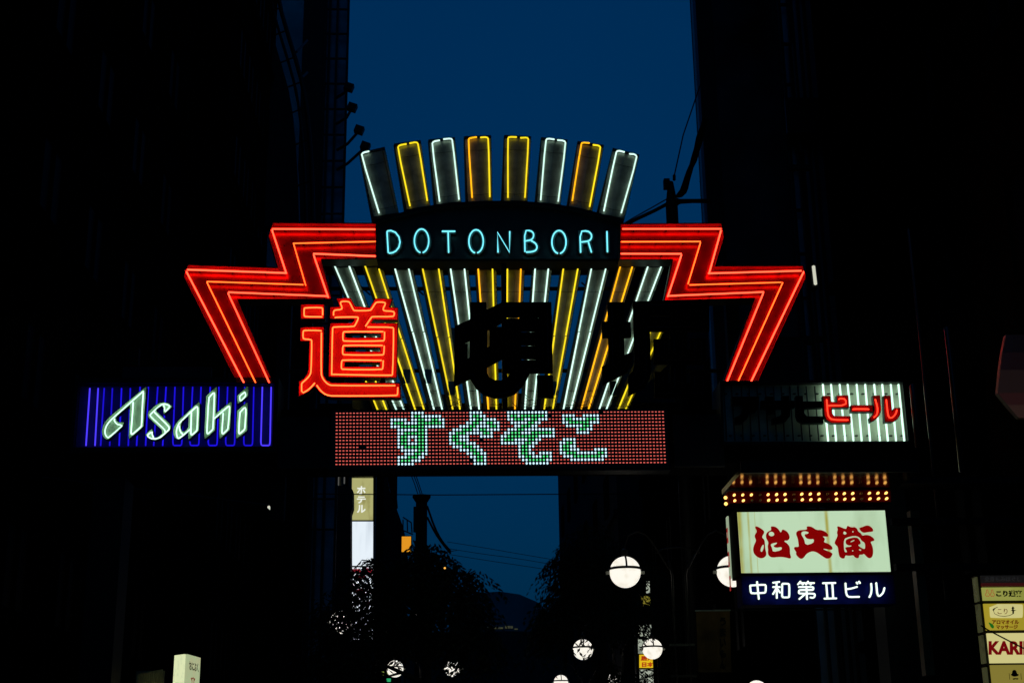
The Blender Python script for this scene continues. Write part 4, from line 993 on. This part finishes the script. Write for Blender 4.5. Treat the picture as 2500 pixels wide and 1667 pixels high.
# hanging banner
t = thing('hanging_banner', 'dim brown hanging banner with dark vertical kana right of the near lamp post', 'banner', tuple(P(1742,1640,19.4)))
bq = [P(x, y, 19.4) for x, y in ((1699,1491),(1782,1490),(1786,1640),(1704,1640))]
nn = 12; vs_ = []; fs_ = []
for i in range(nn+1):
    for j in range(2):
        u = i / nn; p = bq[0].lerp(bq[1], u) if j == 0 else bq[3].lerp(bq[2], u)
        vs_.append(p + Vector((0, .015*math.sin(u*9) * (1 if j else .3), 0)))
vs_ += [v + Vector((0, .006, 0)) for v in vs_]
K = 2*(nn+1)
for i in range(nn): fs_ += [(2*i, 2*i+1, 2*i+3, 2*i+2), (K+2*i, K+2*i+2, K+2*i+3, K+2*i+1)]
M['banner'] = mat('brown_banner_cloth', (.16, .085, .03), .8, 0, .6, 3, spec=.1)
MB().add(vs_, fs_).build('cloth', M['banner'], t)
MB().tube([P(1697,1490,19.39), P(1783,1489,19.39)], .012, 6).build('rod', M['palepipe'], t)
for i, ch in enumerate('うまいもん'): text_mb(ch, [(1757,1506+i*26),(1772,1506+i*26),(1773,1526+i*26),(1758,1526+i*26)], 19.375, .006, .03).build('glyph', M['wire'], t)
MB().tube([P(1783,1489,19.39), (6.3, 19.39, P(1783,1489,19.39).z)], .012, 5).build('arm', M['black'], t)

# stacked lightboxes at the lower right edge
B = 12.0
zk = F(2300, 1380, 5.465)
t = thing('tenant_lightbox_stack', 'stack of yellow tenant lightboxes cut by the right edge', 'lightbox sign', tuple(P(2450,1680,B)))
M['b_green'] = lightbox('pale_lime_acrylic', (.28, .29, .06), (.15, .17, .015), .8, 2.5, (1, 1, 1))
M['b_yellow'] = lightbox('deep_yellow_acrylic', (.36, .28, .02), (.22, .18, .015), .6, 2, (1, 1, 1))
M['b_cream'] = lightbox('cream_acrylic', (.60, .55, .22), (.40, .38, .12), .7, 2, (1, 1, .4))
M['b_olive'] = lightbox('olive_dim_acrylic', (.22, .18, .03), (.12, .10, .02), .8, 3, (1, 1, .2))
M['b_side'] = lightbox('side_lit_acrylic', (.035, .037, .014), (.004, .004, .002), .95, 5, (1, 1, 1))
M['b_dark'] = lightbox('unlit_acrylic', (.006, .005, .004)); M['b_darkred'] = lightbox('unlit_red_acrylic', (.03, .003, .002))
M['ink_black'] = mat('black_ink', (.01, .01, .01), .6, spec=.2)
M['ink_brown'] = lightbox('brown_ink', (.09, .012, .002)); M['ink_red'] = lightbox('dark_red_ink', (.15, .002, .003))
M['ink_pink'] = lightbox('pink_ink', (.30, .10, .03)); M['ink_green'] = lightbox('green_ink', (.01, .12, .01))
for m_ in ('ink_brown','ink_red','ink_pink','ink_green'): M[m_].node_tree.nodes['Principled BSDF'].inputs['Base Color'].default_value = (.05,.01,.01,1)
fl, fr_ = P(*zk([(530,120)])[0], B), P(2580,1700,B)
X0 = P(*zk([(600,900)])[0], B).x; X1 = P(2582,1500,B).x; ztop = P(*zk([(540,120)])[0], B).z; zbot = P(2450,1720,B).z
MB().box((X0-.012, B+.026, zbot), (X1+.02, B+.17, ztop)).build('frame', M['black'], t)
def zrow(y): return P(*zk([(900, y)])[0], B).z
def krow(y0, y1, m, nm='panel'):
    return MB().box((X0, B, zrow(y1)), (X1, B+.024, zrow(y0))).build(nm, m, t)
krow(128, 228, M['b_dark']); krow(231, 272, M['b_darkred']); krow(288, 460, M['b_green']); p2 = krow(505, 856, M['b_yellow']); p3 = krow(898, 1296, M['b_cream']); p4 = krow(1322, 1720, M['b_olive'])
for y0, y1 in ((128,460),(490,870),(905,1290),(1335,1720)):
    MB().box((X0-.028, B+.05, zrow(y1)), (X0-.013, B+.14, zrow(y0))).build('side_panel', M['b_side'], t)
    MB().box((X0-.034, B+.04, zrow(y0+8)), (X0-.0125, B+.16, zrow(y0-6))).build('side_bracket', M['dark'], t)
def kt(body, x0, y0, x1, y1, m, emb=.03, Y=B-.008): text_mb(body, zk([(x0,y0),(x1,y0),(x1+1,y1),(x0+1,y1)]), Y, .006, emb).build('lettering', M[m], t)
M['ink_dim'] = lightbox('dim_ink', (.012, .012, .012))
kt('全身もみほぐし', 565, 145, 1055, 212, 'ink_dim', .0)
kt('こり道楽', 722, 328, 1072, 415, 'ink_black', .05)
for cx in (606, 672):
    for s in ([(cx-22+i*0, 0)],):
        pass
    pts = [(cx-26,398),(cx-30,378),(cx-12,362),(cx-16,330),(cx-4,318),(cx+8,330),(cx+6,362),(cx+26,376),(cx+26,396),(cx+10,412),(cx,398),(cx-10,412)]
    MB().tube([P(x, y, B-.004) for x, y in zk(chaikin(pts, 1))], .003, 4, True).build('rabbit_mark', M['ink_pink'], t)
prism(MB(), [zk(chaikin([(632,512),(1062,512),(1080,530),(1078,680),(1060,697),(655,697),(640,680)], 1))], B-.004, B-.001).build('inset_panel', M['b_cream'], t)
MB().tube([P(x, y, B-.008) for x, y in zk([(740,552),(700,570),(685,600),(700,640),(760,668),(830,676),(900,664),(950,640)])], .0022, 4).build('logo_curve', M['ink_black'], t)
prism(MB(), [zk([(690,600),(672,590),(690,570),(740,548),(706,575)])], B-.010, B-.006).build('logo_leaf', M['ink_black'], t)
kt('こり', 742, 572, 872, 645, 'ink_brown', .0)
for q in ([(925,570),(945,540),(968,570),(955,572),(956,590),(992,595),(960,605),(958,640),(940,640),(938,600),(915,600),(934,588),(936,572)],): prism(MB(), [zk(q)], B-.010, B-.006).build('logo_tree', M['ink_black'], t)
kt('アロマオイル', 668, 722, 1025, 780, 'ink_brown', .03); kt('マッサージ', 722, 790, 1010, 846, 'ink_brown', .03)
prism(MB(), [zk(chaikin([(618,752),(660,770),(692,800),(692,830),(672,838),(650,815),(635,785)], 1))], B-.008, B-.002).build('leaf_mark', M['ink_green'], t)
kt('KARIN', 622, 1004, 1240, 1186, 'ink_red', .045)
prism(MB(), [zk(chaikin([(915,1450),(935,1440),(940,1400),(965,1385),(990,1400),(1000,1440),(1025,1450),(1020,1465),(985,1478),(945,1475)], 1))], B-.008, B-.002).build('hat_mark', M['ink_black'], t)
prism(MB(), [zk(chaikin([(940,1505),(965,1498),(985,1500),(1022,1500),(1010,1520),(980,1510),(955,1522)], 1))], B-.008, B-.002).build('moustache_mark', M['ink_black'], t)
for x in (895, 1050): MB().tube([P(*zk([(x,1435)])[0], B-.004), P(*zk([(x+8,1518)])[0], B-.004)], .002, 4).build('cutlery_mark', M['ink_black'], t)
single(MB().tube([P(2395,1526,B-.25), P(2412,1537,B-.25), P(2470,1567,B-.25), P(2560,1612,B-.25)], .006, 6), 'overhead_cable', M['wire'], 'black cable crossing the front of the yellow tenant lightboxes', 'cable')

# curved red signboard at the right edge
t = thing('curved_signboard', 'curved dull red signboard at the far right edge above the lightboxes', 'sign', tuple(P(2480,1015,11.2)))
zr = F(1860, 560, 1.867)
RB = [lightbox('signboard_lit_print_%d' % i, c) for i, c in enumerate(((.0015,.0006,.0005),(.0035,.0012,.001),(.008,.004,.003),(.014,.004,.003),(.020,.009,.006)))]  # print rows with light from below put in as glow rising downward
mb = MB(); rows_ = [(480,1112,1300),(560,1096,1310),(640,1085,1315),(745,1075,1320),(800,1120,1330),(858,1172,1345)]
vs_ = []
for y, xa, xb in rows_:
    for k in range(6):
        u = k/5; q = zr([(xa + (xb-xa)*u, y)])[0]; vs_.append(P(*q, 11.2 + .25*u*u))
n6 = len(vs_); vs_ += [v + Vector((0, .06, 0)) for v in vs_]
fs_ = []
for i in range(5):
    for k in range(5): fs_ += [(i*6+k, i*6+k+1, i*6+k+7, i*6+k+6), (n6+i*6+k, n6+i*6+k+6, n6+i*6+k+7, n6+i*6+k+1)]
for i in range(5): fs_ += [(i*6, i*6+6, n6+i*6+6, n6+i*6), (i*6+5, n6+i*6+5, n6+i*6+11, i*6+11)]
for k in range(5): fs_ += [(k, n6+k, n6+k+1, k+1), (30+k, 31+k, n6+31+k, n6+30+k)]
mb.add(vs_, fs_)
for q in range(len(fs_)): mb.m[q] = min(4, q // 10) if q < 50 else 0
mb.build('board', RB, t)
MB().box((vs_[17].x-.1, 11.55, vs_[17].z-.04), (6.96, 11.65, vs_[17].z+.04)).build('bracket', M['black'], t)

# small lightbox at the lower left
LY = 14.0
pA, pB, pC = P(430.5,1597,LY+.12), P(453.5,1596,LY), P(485,1606,LY+.42)
zb_ = 1.0
t = thing('standing_lightbox', 'pale green corner lightbox with black and red marks at the lower left', 'lightbox sign', (pB.x, LY, 0))
M['l_side'] = lightbox('pale_green_acrylic', (.72, .78, .45), (.55, .62, .38), .8, 30, (1, 1, 1))
M['l_front'] = lightbox('dim_green_acrylic', (.38, .45, .25), (.42, .40, .22), .8, 5, (1, 1, 1))
def face(a, b_, name, m, th):
    n_ = (b_ - a).cross(Vector((0,0,1))).normalized() * th
    q = [Vector((a.x,a.y,zb_)), Vector((b_.x,b_.y,zb_)), b_, a]
    mb = MB().add(q + [v - n_ for v in q], [(0,1,2,3),(4,7,6,5),(0,4,5,1),(1,5,6,2),(2,6,7,3),(3,7,4,0)])
    return mb.build(name, m, t)
zt2 = pB.z
pA.z = pC.z = zt2
pA = P(430.5,1597,LY+.12); pC = P(485,1607,LY+.40); pA.z = pC.z = zt2
face(pA, pB, 'side_panel', M['l_side'], -.02); face(pB, pC, 'front_panel', M['l_front'], -.02)
pD = pA + pC - pB
MB().add([Vector((q.x,q.y,zz_)) for zz_ in (zb_, zt2+.012) for q in (pA+Vector((.03,.03,0)), pB+Vector((0,.03,0)), pC+Vector((-.03,.02,0)), pD)], [(0,3,2,1),(4,5,6,7),(0,1,5,4),(1,2,6,5),(2,3,7,6),(3,0,4,7)]).build('body', M['dark'], t)
MB().tube([((pA.x+pC.x)/2, (pA.y+pC.y)/2, 0), ((pA.x+pC.x)/2, (pA.y+pC.y)/2, zb_)], .05, 8).build('post', M['black'], t)
def onface(body, u0, u1, z0_, z1_, m, emb=.02):
    mb = text_mb(body, [(0,0),(1,0),(1,1),(0,1)], 10, .0, emb)
    # refit the flat glyphs onto the slanted front panel
    xs = [v.x for v in mb.v]; zs_ = [v.z for v in mb.v]; ux0, ux1, uz0, uz1 = min(xs), max(xs), min(zs_), max(zs_)
    d_ = (pC - pB); nrm = d_.cross(Vector((0,0,1))).normalized()
    mb.v = [Vector((pB.x, pB.y, 0)) + Vector((d_.x, d_.y, 0))*(u0 + (u1-u0)*(v.x-ux0)/(ux1-ux0)) + nrm*.026 + Vector((0,0, z0_ + (z1_-z0_)*(v.z-uz0)/(uz1-uz0))) for v in mb.v]
    mb.build('glyph', M[m], t)
onface('おにぶく', .1, .85, zt2-.145, zt2-.06, 'ink_black', .03)
onface('楽', .28, .66, zt2-.31, zt2-.20, 'ink_red', .05); onface('座', .28, .66, zt2-.45, zt2-.33, 'ink_red', .05)
# ribbed shutter, lit by an added lamp that stays out of view
t = thing('ribbed_shutter', 'ribbed shutter dimly lit greenish at the bottom left', 'shutter', tuple(P(370,1667,19)))
sx0, sx1 = P(335,1640,19).x, P(397,1640,19).x; sz1 = P(370,1632,19).z
M['shutter'] = mat('galvanised_ribs', (.30, .30, .2), .5, .2, .4, 4)
for i in range(14):
    x = sx0 + (sx1-sx0)*(i+.5)/14
    MB().box((x-.009, 19, 1.6), (x+.009, 19.03, sz1 - .004*(14-i))).build('rib', M['shutter'], t)
MB().box((sx0-.02, 19.032, 1.6), (sx1+.02, 19.06, sz1-.02)).build('backing', M['shutter'], t)
c = Vector((sx1-.01, 18.78, sz1-.60))
t = thing('added_lamp', 'small unseen fluorescent tube added to light the ribbed shutter', 'lamp', tuple(c))
MB().tube([c, c + Vector((0, 0, .3))], .015, 8).build('tube', emit('added_fluorescent', (9, 9, 3.6), 0), t)
MB().box((c.x+.02, 18.77, c.z-.02), (c.x+.05, 18.998, c.z+.32)).build('housing', M['black'], t)
# slanted spotlight glint
c = P(655,1236,23); c2 = P(663,1243,23)
t = thing('spot_lamp', 'small slanted spot lamp glinting left under the gate', 'lamp', tuple(c))
MB().tube([c, c2], .022, 8).build('bulb', M['fluor'], t); MB().tube([c + Vector((0,.05,.03)), (-6.88, 23, c.z+.5)], .02, 5).build('arm', M['black'], t)

# dim board above the blue beer sign
t = single(MB().box((P(300,895,19.3).x, 19.3, P(400,938,19.3).z), (P(516,895,19.3).x, 19.4, P(400,895,19.3).z)), 'wall_board', mat('pale_board', (.12,.10,.11), .7, 0, .4, 2, spec=.1), 'dim pinkish board just above the blue beer sign', 'board')
single(MB().box((P(312,855,19.5).x, 19.42, P(330,894,19.5).z), (P(342,855,19.5).x, 19.55, P(330,852,19.5).z)), 'roof_box', mat('rust_box', (.20,.03,.015), .7, 0, .4, 4, spec=.1), 'small rust red box above the dim board at left', 'box')

# ------------------------------------------------------------------ poles and wires
t = thing('utility_pole', 'thick utility pole with collar standing against the sky under the gate', 'utility pole', tuple(Vector((P(1028,1400,62).x, 62, 0))))
pc = P(1028,1400,62); zt3 = P(1028,1213,62).z
MB().lathe([(.26, 0), (.25, zt3)], (pc.x, 62, 0), 14).build('pole', M['dark'], t, True)
MB().lathe([(.25, zt3-.25), (.40, zt3-.02), (.40, zt3+.06), (.02, zt3+.07)], (pc.x, 62, 0), 14).build('collar', M['dark'], t, True)
MB().box((pc.x-.34, 61.6, P(1028,1300,62).z), (pc.x-.1, 61.9, P(1028,1240,62).z)).build('transformer', M['dark'], t)
for (pts, r, lab) in (([(1000,1150),(1012,1180),(1020,1205)], .02, 'leftmost of three wires rising from the utility pole under the gate'), ([(1006,1150),(1018,1180),(1026,1205)], .02, 'middle of three wires rising from the utility pole under the gate'), ([(1012,1150),(1024,1185),(1032,1210)], .02, 'rightmost of three wires rising from the utility pole under the gate')):
    single(MB().tube([P(x, y, 61) for x, y in pts], r, 4), 'pole_wire', M['wire'], lab, 'wire', 'wires above the pole')
for i, (pts, lab) in enumerate((([(1043,1235),(1060,1285),(1078,1320),(1100,1345)], 'inner drooping cable on the right of the utility pole'), ([(1043,1262),(1062,1300),(1080,1326),(1100,1350)], 'outer drooping cable on the right of the utility pole'),
   ([(1092,1322),(1180,1336),(1260,1350),(1366,1368)], 'upper thin wire crossing the sky below the gate to the right'), ([(1092,1338),(1180,1352),(1260,1362),(1366,1380)], 'middle thin wire crossing the sky below the gate to the right'), ([(1092,1352),(1180,1366),(1260,1378),(1366,1394)], 'lowest thin wire crossing the sky below the gate to the right'))):
    single(MB().tube([P(x, y, 61) for x, y in chaikin(pts, 1, False)], .045 if i < 2 else .011, 4), 'overhead_wire', M['wire'], lab, 'wire', 'wires by the utility pole')
a, c = P(768,1205,30), P(1366,1206,30)
single(MB().tube([a, a.lerp(c, .5) + Vector((0,0,-.02)), c, Vector((5.72, 30, c.z+.02))], .011, 5), 'span_wire', M['wire'], 'straight horizontal wire stretched under the gate across the hotel sign', 'wire')

KY = 23.6
t = thing('utility_pole', 'utility pole with side arm and cables right above the name panel', 'utility pole', tuple(Vector((P(1637,500,KY).x, KY, 0))))
pt = P(1637,445,KY)
MB().tube([(pt.x, KY, 0), (pt.x, KY, P(1637,500,KY).z), (pt.x+.0, KY, pt.z)], [.14, .11, .05], 10).build('pole', M['black'], t, True)
MB().tube([P(1645,494,KY), P(1660,492,KY), P(1690,491,KY), P(1735,491,KY)], [.1, .05, .042, .045], 8).build('arm', M['black'], t, True)
MB().box((P(1620,450,KY).x, KY-.08, P(1630,462,KY).z), (P(1634,450,KY).x, KY+.05, P(1630,440,KY).z)).build('insulator', M['black'], t)
MB().tube([P(1646,440,KY), P(1646,428,KY)], .03, 6).build('insulator', M['black'], t)
single(MB().tube([P(1646,430,KY), P(1668,330,KY+.3), P(1713,198,KY+.8)], .012, 4), 'overhead_wire', M['wire'], 'thin wire rising steeply from the pole right of the fan to the signboard', 'wire')
for off in (0, 5, 9):
    pts = [(1652,478),(1668,462),(1674,430),(1688,395),(1700,355),(1718,290)]
    pts = [(x + off*.6 + random.uniform(-2, 2), y + random.uniform(-3, 3) + off*.4) for x, y in chaikin(pts, 1, False)]
    single(MB().tube([P(x, y, KY+.02*off) for x, y in pts], .03 + .004*off/3, 5), 'cable_bundle', M['wire'], ('left strand of the thick cable bundle climbing from the pole to the signboard','middle strand of the thick cable bundle climbing from the pole to the signboard','right strand of the thick cable bundle climbing from the pole to the signboard')[(0,5,9).index(off)], 'cable', 'bundle at the right pole')
for i, (pts, r) in enumerate((([(1632,484),(1590,508),(1545,533),(1520,548)], .012), ([(1632,497),(1598,515),(1555,535),(1530,548)], .035))):
    single(MB().tube([P(x, y, KY-.2) for x, y in pts], r, 5), 'overhead_wire', M['wire'], ('thin wire running from the right pole down behind the fan', 'thick cable running from the right pole down behind the fan')[i], 'wire')

# ------------------------------------------------------------------ trees
M['leaf'] = mat('tree_leaf', (.035, .05, .022), .6, 0, .4, 3, spec=.2)
M['bark'] = mat('tree_bark', (.04, .032, .026), .9, 0, .4, 8, bump=.4)
def tree(px, Y, label, blobs, nleaf, droop, seed, H):
    rnd = random.Random(seed)
    bx = P(px, 1600, Y).x
    t = thing('street_tree', label, 'tree', (bx, Y, 0), 'street trees')
    mb = MB(); mb.tube([(bx, Y, 0), (bx+.05, Y+.02, 1.2), (bx-.04, Y, 2.4), (bx+.03, Y, H*.62), (bx, Y, H*.86)], [.15, .12, .10, .06, .02], 8)
    tips = []
    cs = [(P(x, y, Y + dy), rx, rz) for x, y, dy, rx, rz in blobs]
    for c, rx, rz in cs:
        st = Vector((bx, Y, max(1.4, min(H*.8, c.z - .2))))
        mid = st.lerp(c, .55) + Vector((0, 0, .18))
        mb.tube([st, mid, c], [.05, .03, .012], 5)
        for k in range(5):
            e = c + Vector((rnd.uniform(-1, 1)*rx, rnd.uniform(-.8, .8)*rx, rnd.uniform(-.6, 1)*rz*.8))
            mb.tube([mid.lerp(c, .6), c.lerp(e, .5) + Vector((0,0,.08)), e], [.014, .009, .004], 4)
    mb.build('trunk', M['bark'], t, True)
    lv, lf = [], []
    tot = sum(rx*rz for _, rx, rz in cs)
    for c, rx, rz in cs:
        nb = int(nleaf * rx*rz / tot / 9)
        for _ in range(nb):
            # a drooping twig with leaves along it
            while True:
                v = Vector((rnd.uniform(-1,1), rnd.uniform(-1,1), rnd.uniform(-1,1)))
                if .1 < v.length < 1: break
            o = c + Vector((v.x*rx, v.y*rx*.8, v.z*rz))
            dr = Vector((v.x*.8 + rnd.uniform(-.6,.6), v.y + rnd.uniform(-.6,.6), rnd.uniform(-.2,.5) - droop)).normalized()
            L = rnd.uniform(.25, .5)
            for k in range(9):
                f = k / 8; p = o + dr*L*f + Vector((0,0,-droop*.22*f*f))
                sd = (-1)**k
                ax = (dr.cross(Vector((rnd.uniform(-.3,.3), rnd.uniform(-.3,.3), 1))).normalized()*sd*.75 + dr*.5 + Vector((0,0,-.35))).normalized()
                nr = ax.cross(Vector((rnd.uniform(-1,1), rnd.uniform(-1,1), rnd.uniform(-1,1)))).normalized()
                l_ = rnd.uniform(.09, .15); w_ = l_*.17
                i0 = len(lv)
                lv += [p, p + ax*l_*.45 + nr*w_, p + ax*l_, p + ax*l_*.45 - nr*w_]
                lf.append((i0, i0+1, i0+2, i0+3))
    m2 = MB(); m2.v = lv; m2.f = [list(f) for f in lf]; m2.m = [0]*len(lf)
    me = bpy.data.meshes.new('crown'); me.from_pydata([tuple(v - Vector((bx, Y, 0))) for v in lv], [], lf); me.materials.append(M['leaf']); me.update()
    o = bpy.data.objects.new('crown', me); C.objects.link(o); o.parent = t; o['kind'] = 'stuff'
    return t
tree(1042, 25, 'leafy tree in front of the hotel sign, left under the gate',
  [(868,1405,0,.26,.2),(828,1500,-.2,.45,.5),(912,1470,.2,.30,.34),(965,1405,.1,.42,.42),(1030,1395,0,.42,.42),(1070,1372,-.1,.34,.26),(1095,1415,.1,.32,.3),(1160,1408,0,.24,.15),(1140,1460,0,.42,.36),
   (915,1530,0,.36,.32),(1000,1450,.3,.5,.42),(1085,1500,0,.55,.5),(1150,1560,.1,.5,.5),(815,1590,0,.5,.5),(1000,1535,.3,.34,.25),(1112,1668,.2,.26,.16),(1045,1348,0,.30,.2),(893,1378,0,.15,.2),(868,1640,0,.3,.3),(1010,1335,0,.12,.14),(930,1655,.1,.16,.16)], 15500, .75, 3, 6.6)
tree(1470, 27, 'drooping tree in front of the far right building under the gate',
  [(1400,1400,0,.4,.4),(1375,1470,.1,.38,.42),(1440,1330,0,.5,.5),(1480,1420,.2,.5,.6),(1395,1462,0,.33,.22),(1336,1530,.1,.32,.42),(1495,1490,.3,.38,.45),(1345,1500,0,.25,.25),(1350,1378,0,.24,.12),(1352,1450,0,.26,.16),(1385,1350,0,.3,.25),(1535,1470,.5,.3,.45),(1500,1650,.2,.35,.3),(1455,1600,.2,.16,.3)], 9000, .9, 5, 6.4)
tree(1640, 38, 'slim tree behind the second lamp, covering part of the lit sign stack',
  [(1588,1400,0,.5,.5),(1600,1470,0,.45,.45),(1565,1500,.1,.35,.3),(1612,1515,.1,.32,.25),(1570,1655,0,.42,.34),(1640,1560,0,.4,.6),(1590,1640,.1,.4,.1)], 3400, .8, 9, 8.0)
